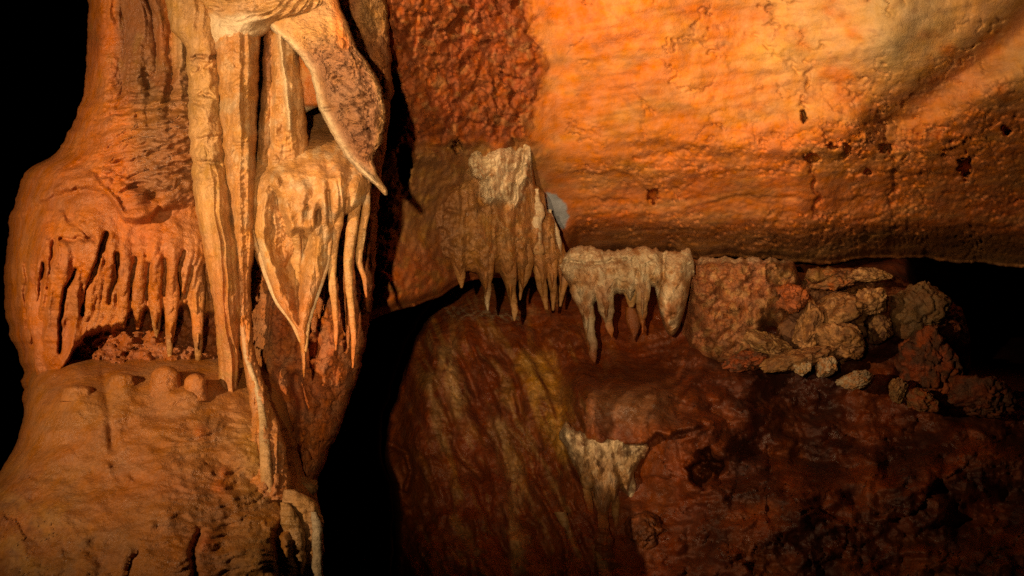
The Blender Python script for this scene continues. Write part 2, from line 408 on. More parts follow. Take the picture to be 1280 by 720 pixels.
def ceilY(U, V):
    y = spl([-200, 0, 120, 190, 250, 330, 450], [4.0, 4.36, 4.54, 4.63, 4.84, 5.02, 5.05], V)
    y = y - 0.85 * sm(715, 440, U) + 1.0 * sm(930, 1350, U) * sm(60, 320, V) + 0.10 * sm(1000, 1400, U)
    # big rounded hollow in the bright part, the diagonal trough and the swellings beside it
    y = y - 0.10 * blob(U, V, 800, 60, 140, 120) + 0.06 * blob(U, V, 920, 30, 60, 120, 30)
    tr, _ = dist(U, V, [(1330, -10), (1250, 60), (1180, 115), (1110, 160)])
    y = y + 0.13 * np.exp(-(tr / 26) ** 2) - 0.12 * blob(U, V, 1115, 40, 75, 55, -20) - 0.09 * blob(U, V, 1045, 155, 60, 32) - 0.10 * blob(U, V, 1230, 120, 70, 40, -20)
    y = y + 0.035 * sm(186, 200, V + 9 * fbm(U / 40, U * 0, 3, 8) + 14 * sm(960, 800, U)) * sm(740, 830, U) * (1 - 0.6 * sm(1050, 1200, U))
    smooth = sm(680, 740, U)
    y = y - 0.05 * fbm(U / 120, V / 100, 4, 21) - smooth * (.45 + .55 * sm(120, 240, V + .2 * (U - 1000))) * (0.011 * fbm(U / 26, V / 20, 4, 22) + .003 * fbm(U / 6, V / 5, 2, 26))
    low = sm(185, 270, V) * smooth
    y = y - low * 0.012 * fbm(U / 80, V / 18 + fbm(U / 90, V / 60, 2, 3) * 1.5, 5, 23, .6) - low * .006 * fbm(U / 6, V / 5, 3, 24)
    for v0, sd, am in ((214, 44, .022), (246, 45, .018), (283, 46, .022)):
        y = y + smooth * am * sm(-1, 3, V - v0 - 16 * fbm(U / 70, U * 0 + sd, 5, sd, .6)) * sm(-.25, .2, fbm(U / 110, U * 0, 3, sd + 50))
    gate = sm(-.15, .25, fbm(U / 90, V / 55, 3, 28))
    y = y + smooth * (low * .6 + .25 * sm(120, 190, V)) * gate * (.016 * cracks(U, V, 22, 16, 25, .06) + .030 * sm(.18, .36, fbm(U / 6, V / 4.5, 3, 27)))
    rough2 = smooth * np.clip(0.9 * blob(U, V, 1090, 175, 130, 34) + 0.35 * sm(1020, 1080, U) * sm(60, 120, V), 0, 1)
    y = y - rough2 * (0.030 * facets(U, V, 24, 31) + .03 * billow(U / 26, V / 18, 4, 34)) + rough2 * .03 * cracks(U, V, 34, 22, 33, .05)
    y = y + smooth * 0.022 * cracks(U, V, 80, 55, 39, .03) * sm(-.1, .25, fbm(U / 90, V / 70, 2, 41)) + smooth * .012 * np.clip(fbm(U / 150, V / 22 + U / 160, 4, 42), -.3, .3)
    lp = spl([380, 545, 700, 725, 860, 1000, 1100, 1280, 1520], [440, 371, 336, 316, 319, 325, 322, 332, 345], U) - V
    y = y + (.30 + .3 * sm(900, 1200, U)) * sm(64, 0, lp) ** 2 * smooth
    # cracks
    for pts, w, d in (([(1016, 200), (1020, 235), (1024, 270)], 2.5, .05), ([(880, 185), (850, 190), (800, 200)], 4, .02), ([(1012, 78), (1008, 110), (1003, 140)], 2.5, .025), ([(930, 40), (980, 70), (1000, 90)], 4, .015), ([(804, 125), (806, 150), (802, 172)], 2.5, .012), ([(1095, 130), (1115, 180), (1120, 215), (1110, 260)], 4, .03)):
        y = y + d * line(U + 14 * fbm(U / 16, V / 16, 4, 51), V + 8 * fbm(U / 14, V / 14, 3, 52), pts, w) * sm(-.35, .2, fbm(U / 18, V / 18, 2, 53))
    for cx, cy, rx, ry, a in HOLES:
        w = 5 * fbm(U / 9, V / 9, 3, 61)
        c = np.hypot((U + w - cx) / rx, (V + w - cy) / ry) + (.9 * fbm(U / 7, V / 7, 3, 62) if cx != 505 else 0); y = y + (0.7 if cx == 505 else 0.16) * sm(1.15, 0.65, c)
    # crumbly red patch, next to the slab
    cr = sm(-10, 14, inpoly(U, V, CR) + 30 * fbm(U / 50, V / 50, 4, 71))
    y = y - cr * (0.050 * facets(U, V, 30, 72) + 0.032 * facets(U, V, 14, 73) + 0.014 * facets(U, V, 7, 75) + 0.03 * fbm(U / 40, V / 40, 3, 74) + .02 * billow(U / 16, V / 14, 3, 76) - .05)
    # brown slope under it: step below the patch, then swelling down to the lip, with runnels
    Vb = V + 22 * fbm(U / 40, V / 60, 3, 70)
    br = sm(700, 640, U) * sm(178, 196, Vb)
    y = y + 0.05 * sm(176, 190, Vb) * sm(690, 650, U) - br * (0.18 * blob(U, V, 500, 350, 70, 60) + 0.10 * sm(200, 330, V))
    y = y - br * (0.020 * ridged(U / 26 + V / 80, V / 60, 3, 81) + 0.018 * facets(U, V, 13, 82) * sm(-.3, .3, fbm(U / 60, V / 50, 2, 83)) + 0.014 * fbm(U / 9, V / 9, 3, 84))
    y = y - br * 0.04 * line(U, V, [(460, 190), (540, 190), (600, 250)], 14)
    # the deep cleft between slab and patch
    y = y + 0.5 * line(U + 4 * fbm(V / 9, U / 9, 2, 91), V, [(488, 100), (494, 130), (487, 160), (478, 180)], 8)
    # lip rolls back
    y = y + 0.10 * sm(14, 0, lipV(U) - V) ** 2
    return y
def ceilC(U, V):
    n = fbm(U / 60, V / 50, 4, 101); n2 = fbm(U / 18, V / 16, 3, 102)
    base = np.broadcast_to(ORANGE, U.shape + (3,))
    c = cmix(base, (TAN * 1.05, sm(880, 1010, U) * sm(170, 60, V) * sm(-.35, .25, n + .2)), (np.array((.46, .31, .155)), sm(-8, 40, inpoly(U, V, [(1060, -60), (1200, -60), (1185, 45), (1120, 95), (1075, 70)]) + 25 * n) * .85),
             (OCHRE, .4 * sm(0, .4, fbm(U / 90, V / 40, 3, 104))),
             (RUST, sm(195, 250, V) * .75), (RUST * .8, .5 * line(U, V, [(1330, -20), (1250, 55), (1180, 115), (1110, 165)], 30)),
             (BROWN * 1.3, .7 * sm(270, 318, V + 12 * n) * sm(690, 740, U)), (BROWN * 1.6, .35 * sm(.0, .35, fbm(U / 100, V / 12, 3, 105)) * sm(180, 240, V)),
             (DARK * 1.6, .30 * sm(.15, .4, n2)), (BROWN, .7 * sm(.3, 1, cracks(U, V, 80, 55, 39, .04)) * sm(-.1, .25, fbm(U / 90, V / 70, 2, 41)) * sm(680, 740, U)), (TAN, .25 * sm(.05, .35, fbm(U / 130, V / 30 + U / 200, 4, 43)) * sm(690, 760, U)))
    cr = sm(-10, 14, inpoly(U, V, CR) + 30 * fbm(U / 50, V / 50, 4, 71))
    c = cmix(c, (RUST * np.array((.62, .56, .62)), cr), (TAN * .7, cr * .4 * sm(.1, .4, n2)), (DARK * 2, cr * .35 * sm(.05, .35, -n2)))  # crumbly red rock, also darkened in colour for the slab's shadow
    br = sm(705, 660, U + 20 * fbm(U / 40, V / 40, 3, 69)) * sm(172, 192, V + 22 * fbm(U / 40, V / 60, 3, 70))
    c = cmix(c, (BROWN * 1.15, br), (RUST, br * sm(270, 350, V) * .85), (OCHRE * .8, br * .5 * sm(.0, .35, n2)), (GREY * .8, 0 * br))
    c = cmix(c, (np.array((.30, .32, .36)), .95 * sm(-1, 2.5, inpoly(U, V, [(682, 240), (696, 242), (708, 256), (712, 272), (704, 288), (694, 280), (684, 262)]) + 3 * fbm(U / 8, V / 8, 3, 107))))
    return c * (1 + .12 * n)[..., None]
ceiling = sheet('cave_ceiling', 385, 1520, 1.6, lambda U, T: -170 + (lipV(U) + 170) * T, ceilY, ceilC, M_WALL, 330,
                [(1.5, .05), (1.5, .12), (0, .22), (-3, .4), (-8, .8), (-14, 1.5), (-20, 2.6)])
tag(ceiling, 'orange clay ceiling and upper wall of the cave, smooth and cracked', 'cave ceiling', kind='structure')

# ---- lower slope of the chamber: dark red flowstone floor rising to the back
def slopeY(U, V):
    y = spl([250, 330, 385, 450, 560, 720, 950], [6.6, 5.7, 5.22, 5.02, 4.74, 4.25, 3.5], V)
    y = y + 9 * sm(1130, 1235, U) * sm(490, 400, V) + .5 * sm(860, 960, U) * sm(400, 340, V)
    # left edge falls away into the black cleft beside the column
    e = spl([250, 372, 400, 450, 560, 620, 720, 950], [572, 556, 536, 512, 484, 500, 498, 485], V) + 5 * fbm(V / 30, U * 0, 3, 201)
    y = y + 14 * sm(2, -34, U - e) + 0.22 * sm(60, 0, U - e) ** 2
    # ribs of old flow running down to the right
    w = U - .42 * (V - 400) + 14 * fbm(U / 70, V / 90, 3, 202)
    fl = sm(470, 520, U) * sm(800, 730, U) * sm(385, 430, V)
    y = y - fl * (.08 * ribs(w / 62, 203, 1.1) + .018 * ribs(w / 19 + .6 * fbm(U / 30, V / 50, 2, 204), 205, 1.1)) - fl * (.034 * fbm(w / 30, V / 70, 4, 206) + .020 * fbm(U / 20, V / 22, 4, 209)) + fl * .018 * cracks(w, V, 46, 110, 229, .04) - fl * .008 * ribs(V / 11 + 2 * fbm(U / 30, V / 30, 3, 235), 236, 1.1)
    y = y - .09 * line(U, V, [(590, 395), (640, 470), (690, 560), (720, 640)], 34) - .10 * blob(U, V, 545, 470, 40, 90, -12)
    y = y - .03 * sm(388, 396, V + 6 * fbm(U / 20, V * 0, 3, 207)) * sm(430, 400, V) * sm(720, 640, U) * sm(490, 520, U) * ribs(U / 24, 208)
    # hummocks and boulder clay on the right
    rt = sm(760, 860, U)
    y = y - rt * (.26 * fbm(U / 130, V / 80, 4, 211) + .03 * facets(U, V, 60, 212) + .015 * facets(U, V, 26, 213) + .05 * billow(U / 70, V / 44, 3, 218))
    y = y - .26 * blob(U, V, 870, 560, 110, 70, 14) - .2 * blob(U, V, 1010, 650, 160, 60, -10) - .16 * blob(U, V, 1180, 590, 110, 40, -12) - .14 * blob(U, V, 900, 470, 60, 34, 10)
    # the sloping cap over the pale dripstone: steps in at its lower edge
    ce = spl([690, 706, 730, 790, 850, 930], [536, 540, 552, 556, 540, 520], U) + 12 * fbm(U / 26, U * 0, 4, 219)
    y = y - .17 * sm(696, 722, U + 6 * fbm(V / 14, U * 0, 3, 231)) * sm(920, 800, U) * sm(450, 500, V) * sm(3, -4, V - ce) - .20 * blob(U, V, 772, 500, 62, 46) - .07 * blob(U, V, 492, 586, 26, 28) + .10 * line(U, V, [(490, 556), (508, 566), (514, 590), (508, 612)], 4)
    y = y + .35 * np.exp(-(np.hypot((U - 884 + 30 * fbm(U / 22, V / 22, 4, 214)) / 15, (V - 586 + 26 * fbm(U / 22, V / 20, 4, 234)) / 18)) ** 3) + .2 * blob(U, V, 1010, 575, 60, 12, 10) + .15 * blob(U, V, 1110, 590, 14, 20)
    y = y - .05 * fbm(U / 40, V / 40, 4, 215) - rt * .006 * facets(U, V, 13, 216) - .006 * fbm(U / 8, V / 8, 3, 217) + rt * .02 * cracks(U, V, 60, 40, 230, .04)
    return y
def slopeC(U, V):
    n = fbm(U / 50, V / 40, 4, 221)
    base = np.broadcast_to(RED * .72, U.shape + (3,))
    w = U - .42 * (V - 400) + 14 * fbm(U / 70, V / 90, 3, 202)
    fl = sm(500, 540, U) * sm(790, 720, U)
    jit = 9 * fbm(U / 14, V / 30, 4, 222)
    def streak(pts, wd): return line(U + jit, V, pts, wd) * sm(-.5, .05, fbm(U / 7, V / 22, 3, 223))
    c = cmix(base, (RED * .6, .5 * sm(-.1, .4, n)), (OCHRE * 1.1, fl * .45 * sm(.0, .4, fbm(w / 18, V / 90, 4, 224)) * sm(-.3, .2, fbm(U / 60, V / 60, 2, 232))), (TAN, fl * .4 * sm(.22, .45, fbm(w / 11, V / 40, 4, 233))),
             (np.array((.62, .30, .06)), .95 * sm(-12, 14, inpoly(U, V, [(652, 440), (686, 440), (706, 500), (716, 580), (694, 570), (664, 505)]) + 8 * n + jit) * sm(-.5, .1, fbm(w / 8, V / 60, 3, 225))),
             (TAN * 1.0, streak([(556, 440), (566, 480), (574, 515)], 10)), (TAN * .7, .8 * streak([(540, 470), (545, 520), (555, 560)], 7)),
             (TAN * .95, .95 * streak([(622, 530), (636, 570), (645, 610), (640, 660), (648, 710)], 9)), (TAN * .85, .7 * streak([(622, 490), (660, 545), (690, 600), (712, 640)], 4)),
             (PALE * .8, .7 * line(U, V, [(560, 390), (610, 392), (650, 398)], 7) * sm(-.1, .3, fbm(U / 6, V / 4, 3, 226))),
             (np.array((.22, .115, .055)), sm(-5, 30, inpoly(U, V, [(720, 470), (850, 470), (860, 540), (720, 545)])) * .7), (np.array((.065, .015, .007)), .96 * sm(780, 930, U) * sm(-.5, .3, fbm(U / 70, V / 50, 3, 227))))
    return c
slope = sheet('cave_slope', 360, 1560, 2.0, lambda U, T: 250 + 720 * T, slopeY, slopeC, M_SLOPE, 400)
tag(slope, 'dark red wet flowstone slope rising to the back of the cave', 'cave slope', kind='structure')

# ================================================================== THE LEFT FORMATION
# ---- the great flowstone column: shaft above, bulging shelf, hollow under the shelf
FRINGE = [
 ('thick leg-like stalactite on the outer edge of the shelf, reaching the mound', [(50, 330, 24), (52, 370, 22), (54, 410, 18), (57, 450, 13), (58, 492, 14)]),
 ('short curved stalactite, first along the fringe from the thick leg', [(120, 330, 10), (117, 360, 9), (112, 385, 5.5), (107, 402, 1.5)]),
 ('stub stalactite beside the long curved groove in the shelf', [(140, 330, 9), (139, 360, 8), (136, 386, 4.5), (134, 402, 1.2)]),
 ('short blunt stalactite before the narrow black slots', [(156, 335, 8), (155, 365, 7.5), (154, 395, 5), (154, 409, 1.6)]),
 ('slim short stalactite between the first two narrow black slots', [(174, 335, 8), (173, 370, 7.5), (172, 395, 5), (172, 412, 1.5)]),
 ('tapering stalactite above the low nub, ending at mid height of the hollow', [(194, 330, 9), (194, 370, 8.5), (195, 400, 5.8), (196, 422, 1.2)]),
 ('straight stalactite whose tip nearly touches the broad round nub', [(216, 330, 10), (215, 372, 9), (213, 410, 6.5), (212, 435, 4.2), (212, 449, 1.5)]),
 ('long stalactite just beside the ringed pillar, above the paler nub', [(246, 330, 11), (247, 375, 9.5), (247, 412, 7), (248, 440, 4.6), (248, 458, 1.6)]),
]
FD = [p for _, p in FRINGE]
def shelfV(U):
    base = spl([15, 40, 75, 95, 110, 130, 150, 160, 175, 200, 225, 250, 275, 330], [480, 480, 462, 432, 414, 408, 404, 386, 384, 382, 380, 384, 396, 420], U)
    return fringe(U, base, FD[1:], 1.25)
def colD(U, V, fr):
    d = .16 * sm(110, 240, V)
    d = d + .09 * blob(U, V, 95, 300, 62, 60, -8) + .05 * dome(U, V, 92, 268, 82, 40, -10) * 0 + .05 * blob(U, V, 60, 350, 36, 80) + .03 * blob(U, V, 168, 252, 22, 18) + .05 * blob(U, V, 220, 320, 60, 50)
    # folded upper lip of the shelf
    arc = spl([10, 40, 75, 105, 130, 146, 156, 172, 188, 200, 240], [296, 264, 242, 234, 242, 262, 275, 278, 274, 262, 256], U) + 5 * fbm(U / 16, V / 40, 3, 296)
    d = d + .032 * sm(4, -5, V - arc) * sm(262, 205, U) * sm(150, 215, V + .2 * U) + .02 * blob(U, V, 170, 268, 20, 8) + .02 * np.exp(-((V - arc + 8) / 7) ** 2) * sm(240, 200, U)
    for pts, w, a in (([(80, 262), (98, 284), (112, 298)], 4, -.02), ([(78, 301), (98, 297), (116, 300)], 3, -.028), ([(40, 220), (80, 205), (130, 208), (175, 225), (200, 250)], 5, -.022), ([(100, 196), (150, 206), (190, 222)], 4, -.018), ([(115, 215), (160, 228), (190, 246)], 4, -.02)):
        d = d + a * line(U + 5 * fbm(U / 16, V / 16, 2, 318), V + 4 * fbm(U / 14, V / 14, 2, 319), pts, w)
    # shaft: uneven upright flutes
    sh = sm(190, 90, V)
    x = U + 22 * fbm(U / 60, V / 110, 3, 301)
    d = d + sh * (.040 * ribs(x / 31, 302, .7) + .012 * ribs(x / 11 + .8 * fbm(U / 30, V / 50, 2, 300), 303, .8) * sm(-.2, .3, fbm(U / 40, V / 70, 2, 299))) + sh * .05 * blob(U, V, 126, 50, 16, 120)
    d = d + .030 * line(U, V, [(238, -60), (241, 20), (247, 70), (252, 110)], 5)
    # scalloped wrinkles where the shaft runs out over the shelf
    wr = sm(60, 140, V) * sm(275, 225, V) * sm(95, 150, U) * sm(262, 235, U)
    wx = 11 * fbm(U / 46, V / 26, 3, 304); q = (V + .30 * (U - 150) + wx) / 12
    d = d + wr * (.026 * ribs(q, 305, .9) * (.4 + .6 * sm(-.3, .3, fbm(U / 30, V / 16, 2, 298))) + .012 * ribs(q * 1.9 + 1.0 * fbm(U / 26, V / 12, 2, 306), 307, .9) + .014 * fbm(U / 30, V / 6, 3, 297))
    lf = sm(170, 120, U) * sm(140, 190, V) * sm(262, 235, V)
    d = d + lf * .016 * fbm((U + V) / 60, (V + .3 * U) / 9 + fbm(U / 40, V / 40, 2, 308), 3, 309)
    # drips: long soft ridges running into the fringe, sharp grooves between
    d = d + runnels(U, V, FD, 1.3, 55) + runnels(U, V, [[(26, 330, 8), (27, 380, 8), (33, 420, 6)], [(84, 330, 9), (80, 370, 8), (76, 410, 5), (72, 440, 2)], [(100, 330, 8), (94, 365, 8), (88, 392, 4)], [(232, 335, 6), (231, 365, 5), (230, 380, 2)], [(262, 330, 7), (264, 360, 6), (266, 384, 2)]], 1.2, 45)
    for pts, w, a in (([(133, 292), (124, 325), (110, 362), (103, 392)], 2.4, -.075), ([(147, 318), (143, 350), (136, 378)], 2.4, -.06), ([(172, 318), (165, 345), (162, 372)], 2.2, -.05), ([(96, 337), (82, 360), (77, 400), (75, 440)], 2.0, -.045),
                      ([(56, 330), (52, 365), (46, 400), (44, 430)], 2.4, -.05), ([(36, 330), (34, 370), (36, 410)], 2.2, -.04), ([(25, 330), (24, 370)], 2, -.02), ([(68, 300), (64, 330), (62, 360)], 2, -.025), ([(229, 315), (222, 345), (224, 372)], 2.4, -.05), ([(257, 332), (262, 372)], 2.4, -.05), ([(186, 330), (183, 372)], 2.2, -.045), ([(206, 325), (205, 368)], 2.2, -.045), ([(240, 335), (231, 372)], 2.2, -.03)):
        d = d + a * line(U + 3 * fbm(U / 12, V / 18, 2, 310), V, pts, w)
    fr_ = sm(270, 350, V)
    d = d + sm(250, 310, V) * .026 * (ribs((U + .12 * V + 16 * fbm(U / 50, V / 60, 2, 294)) / 25, 293, 1.2) - .4) * sm(120, 90, U) + fr_ * .010 * (ribs((U + .2 * (V - 350) + 12 * fbm(U / 30, V / 50, 2, 311)) / 10, 312, .7) - .6) * sm(70, 110, U)
    # hollow below the fringe
    s = shelfV(U) + 3 * fbm(U / 8, U * 0, 2, 313)
    hol = sm(-2, 8, V - s) * sm(58, 86, U - .1 * (V - 400) + 6 * fbm(V / 20, U * 0, 3, 295)) * sm(300, 285, U)
    d = d * (1 - hol * .45) - hol * .07
    d = d + hol * (.030 * facets(U, V, 12, 314) + .016 * facets(U, V, 6, 315) + .02 * billow(U / 12, V / 10, 3, 320))
    return d + .012 * fbm(U / 26, V / 26, 4, 316) + .005 * fbm(U / 8, V / 6, 3, 317)
def colC(U, V):
    n = fbm(U / 45, V / 45, 4, 321); base = np.broadcast_to(ORANGE * .92, U.shape + (3,))
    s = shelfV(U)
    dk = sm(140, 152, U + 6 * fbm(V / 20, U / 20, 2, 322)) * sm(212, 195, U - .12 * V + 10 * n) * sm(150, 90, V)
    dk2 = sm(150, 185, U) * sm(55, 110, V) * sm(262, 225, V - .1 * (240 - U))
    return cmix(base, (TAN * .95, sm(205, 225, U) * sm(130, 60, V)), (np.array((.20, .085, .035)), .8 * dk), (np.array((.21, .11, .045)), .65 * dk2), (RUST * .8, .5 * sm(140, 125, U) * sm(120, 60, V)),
                (OCHRE * .7, .4 * sm(.1, .4, fbm(U / 20, V / 30, 3, 323)) * sm(150, 60, V)), (TAN * .95, .45 * sm(190, 250, U) * sm(230, 320, V)), (PALE * .8, .5 * line(U, V, [(238, -60), (241, 20), (247, 70), (252, 110)], 3)),
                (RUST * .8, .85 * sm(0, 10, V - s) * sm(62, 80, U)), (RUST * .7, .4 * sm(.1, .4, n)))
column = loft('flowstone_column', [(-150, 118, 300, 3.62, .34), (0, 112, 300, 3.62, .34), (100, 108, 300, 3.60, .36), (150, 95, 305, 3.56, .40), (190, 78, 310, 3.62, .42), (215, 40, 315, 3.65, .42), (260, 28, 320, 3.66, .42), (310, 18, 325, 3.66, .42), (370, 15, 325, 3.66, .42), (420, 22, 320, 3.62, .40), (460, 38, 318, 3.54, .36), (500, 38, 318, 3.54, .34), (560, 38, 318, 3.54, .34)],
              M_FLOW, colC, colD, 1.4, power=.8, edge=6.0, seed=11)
tag(column, 'broad orange flowstone column with wrinkled bulging shelf beside the black void', 'flowstone')

# ---- flowstone mound the column stands on
def mndD(U, V, fr):
    d = .045 * fbm(U / 130, V / 90, 3, 401) + .016 * fbm(U / 50, V / 32, 3, 400)
    q = (V + .10 * (U - 200) + 20 * fbm(U / 60, V / 40, 3, 402)) / 13
    act = sm(120, 260, U) * sm(490, 530, V)
    d = d + act * .009 * ribs(q, 403, 1.1) + (.3 + .7 * act) * .005 * ribs(q * 2.3 + fbm(U / 20, V / 16, 2, 404), 405, .9)
    d = d + .012 * fbm(U / 30, V / 22, 4, 406)
    ro = sm(40, -20, U - 130 + .9 * (700 - V)) + .8 * sm(650, 720, V) * sm(180, 60, U)
    ro = np.clip(ro, 0, 1)
    d = d + ro * (.008 * facets(U, V, 24, 407) + .012 * billow(U / 24, V / 20, 3, 408) - .006 * cracks(U, V, 40, 30, 410, .05))
    d = d + .045 * sum(blob(U, V, a, e + 4, r * 1.05, r * .8) for a, e, r in ((207, 480, 24), (243, 488, 20), (152, 478, 20), (98, 494, 23)))
    for u, v, r in ((275, 608, 10), (280, 590, 8), (250, 540, 9), (258, 678, 12), (134, 582, 6), (160, 598, 5), (290, 622, 8), (300, 690, 9), (190, 655, 4), (170, 640, 4)):
        d = d + .014 * blob(U, V, u, v, r * .8, r * .8)
    for pts, w, a in (([(352, 715), (345, 670), (362, 645), (378, 660), (380, 715)], 5, -.05), ([(160, 720), (165, 700), (172, 690)], 4, -.03), ([(245, 720), (240, 690), (250, 665)], 4, -.03), ([(130, 470), (134, 500), (142, 560)], 6, -.015)):
        d = d + a * line(U, V, pts, w)
    d = d + .05 * blob(U, V, 330, 560, 30, 50) + .06 * blob(U, V, 372, 680, 24, 50) + .05 * blob(U, V, 60, 520, 60, 60) + .05 * blob(U, V, 330, 700, 32, 32)
    return d
def mndC(U, V):
    n = fbm(U / 50, V / 35, 4, 411); base = np.broadcast_to(np.array((.36, .130, .034)), U.shape + (3,))
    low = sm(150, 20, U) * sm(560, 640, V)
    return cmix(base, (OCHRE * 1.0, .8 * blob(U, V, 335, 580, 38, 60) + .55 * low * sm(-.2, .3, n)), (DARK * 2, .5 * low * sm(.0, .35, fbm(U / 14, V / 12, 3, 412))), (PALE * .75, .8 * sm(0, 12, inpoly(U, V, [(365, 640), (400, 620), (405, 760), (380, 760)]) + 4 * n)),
                (BROWN * 1.2, .5 * sm(.0, .4, fbm(U / 70, V / 30, 3, 413))), (OCHRE * .9, .35 * sm(240, 330, U) * sm(640, 700, V)), (RUST, .8 * np.clip(sum(blob(U, V, a, b, r, r) for a, b, r in ((275, 608, 10), (258, 678, 11), (250, 540, 8), (280, 590, 7))), 0, 1)))
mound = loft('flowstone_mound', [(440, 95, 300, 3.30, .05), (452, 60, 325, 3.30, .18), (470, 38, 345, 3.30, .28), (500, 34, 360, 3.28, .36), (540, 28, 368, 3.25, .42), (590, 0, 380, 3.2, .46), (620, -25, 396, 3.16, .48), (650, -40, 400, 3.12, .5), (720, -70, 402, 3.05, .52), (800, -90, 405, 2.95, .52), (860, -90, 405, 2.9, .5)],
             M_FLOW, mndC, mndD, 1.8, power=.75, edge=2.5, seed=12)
tag(mound, 'wide brown flowstone mound under the column, scalloped with small nodules', 'flowstone')

# ---- dripstones along the shelf fringe
FR = 'stalactites along the fringe of the bulging shelf'
def st(label, pts, Y, col, tip=None, group=FR, mat=None, seed=1, name='stalactite', cat='stalactite', **k):
    return tag(drip(name, pts, Y, mat or M_FLOW, col, tip, seed=seed, **k), label, cat, group)
for k, (lab, pts) in enumerate(FRINGE):
    st(lab, pts, 3.1, ORANGE * .92, ORANGE * .9 if k < 5 else TAN * .9, seed=501 + k, on=column, embed=(1.7, .55) if k else (1.7, 1.1), dY=.0, ring=.006, pc=colC)

NB = 'stalagmite nubs on top of the mound'
def nub(label, u, v, ru, rv, Y, col, seed):
    Y = front_depth(mound, u, v + rv * .7)[0] + 1.0 * ru / F * 3
    o = loft('stalagmite', [(v - rv, u - ru * .12, u + ru * .12, Y, ru * .15 / F * Y), (v - rv * .85, u - ru * .55, u + ru * .55, Y, ru * .55 / F * Y), (v - rv * .4, u - ru * .9, u + ru * .9, Y, ru * .9 / F * Y), (v + rv * .3, u - ru, u + ru, Y, ru / F * Y), (v + rv * 1.3, u - ru * 1.15, u + ru * 1.15, Y, ru * 1.2 / F * Y)],
             M_FLOW, lambda U, V: np.broadcast_to(np.array(col), U.shape + (3,)) * (1 + .2 * fbm(U / 12, V / 9, 3, seed))[..., None], lambda U, V, f: .006 * fbm(U / 12, V / 10, 3, seed), 1.2, edge=1.2, seed=seed)
    return tag(o, label, 'stalagmite', NB)
nub('broad round glossy stalagmite nub below the straight stalactite', 207, 475, 20, 18, 3.02, (.40, .138, .036), 521)
nub('smaller round paler stalagmite nub next to the ringed pillar foot', 244, 482, 15, 15, 3.0, (.40, .138, .036), 522)
nub('low stalagmite nub below the textured hollow, with dark hole behind', 153, 475, 17, 9, 3.05, (.36, .125, .032), 523)
nub('low wide stalagmite nub beside the foot of the thick leg', 98, 490, 21, 9, 3.02, (.36, .125, .032), 524)

# ---- ringed pillar
def ringD(U, V, fr):
    t = (U - 258) / 22.0
    q = (V + 5 * t * fbm(V / 40, U * 0, 2, 545) + 3 * t * t + 5 * fbm(U / 16, V / 20, 3, 541)) / 26
    d = .026 * (ribs(q, 542, .8) - .5) * sm(270, 200, V) * sm(40, 80, V) * (.35 + .65 * sm(-.3, .2, fbm(U / 14, V / 24, 2, 546))) + .014 * fbm(U / 18, V / 26, 4, 543)
    d = d + .014 * ribs((U - .10 * V + 6 * fbm(U / 30, V / 70, 2, 547)) / 13, 548, 1.2) * sm(160, 300, V) + .012 * ribs((U + 8 * fbm(V / 60, U / 40, 2, 549)) / 14, 550, 1.1) * sm(70, 30, V)
    for v, a, s0 in ((70, .03, 0), (85, .02, 3), (118, .02, -3), (172, .02, 4), (202, .024, -2)): d = d - a * line(U, V + 3 * fbm(U / 8, V / 30, 2, 551 + v), [(236, v + 4 + s0), (254, v), (276, v + 2 - s0)], 2.6) * sm(-.5, .1, fbm(U / 12, V / 12, 2, 600 + v))
    return d
pil = loft('ringed_pillar', [(-150, 196, 290, 3.2, .08), (-20, 205, 285, 3.14, .09), (35, 214, 284, 3.10, .10), (64, 233, 278, 3.08, .085), (150, 236, 280, 3.06, .085), (250, 243, 289, 3.04, .085), (330, 258, 299, 3.03, .08), (390, 268, 302, 3.02, .065), (450, 273, 299, 3.04, .04), (500, 276, 296, 3.03, .032), (520, 270, 300, 3.03, .04)], M_FLOW,
           lambda U, V: cmix(np.broadcast_to(TAN * .98, U.shape + (3,)), (TAN * .85, sm(60, 40, V)), (ORANGE, .6 * sm(200, 420, V)), (OCHRE, .5 * sm(0, .4, fbm(U / 15, V / 25, 3, 544))), (BROWN, .6 * line(U, V, [(238, 72), (280, 70)], 5))), ringD, 1.3, edge=3.5, seed=31)
tag(pil, 'tall ringed orange pillar tapering down to the mound', 'pillar')


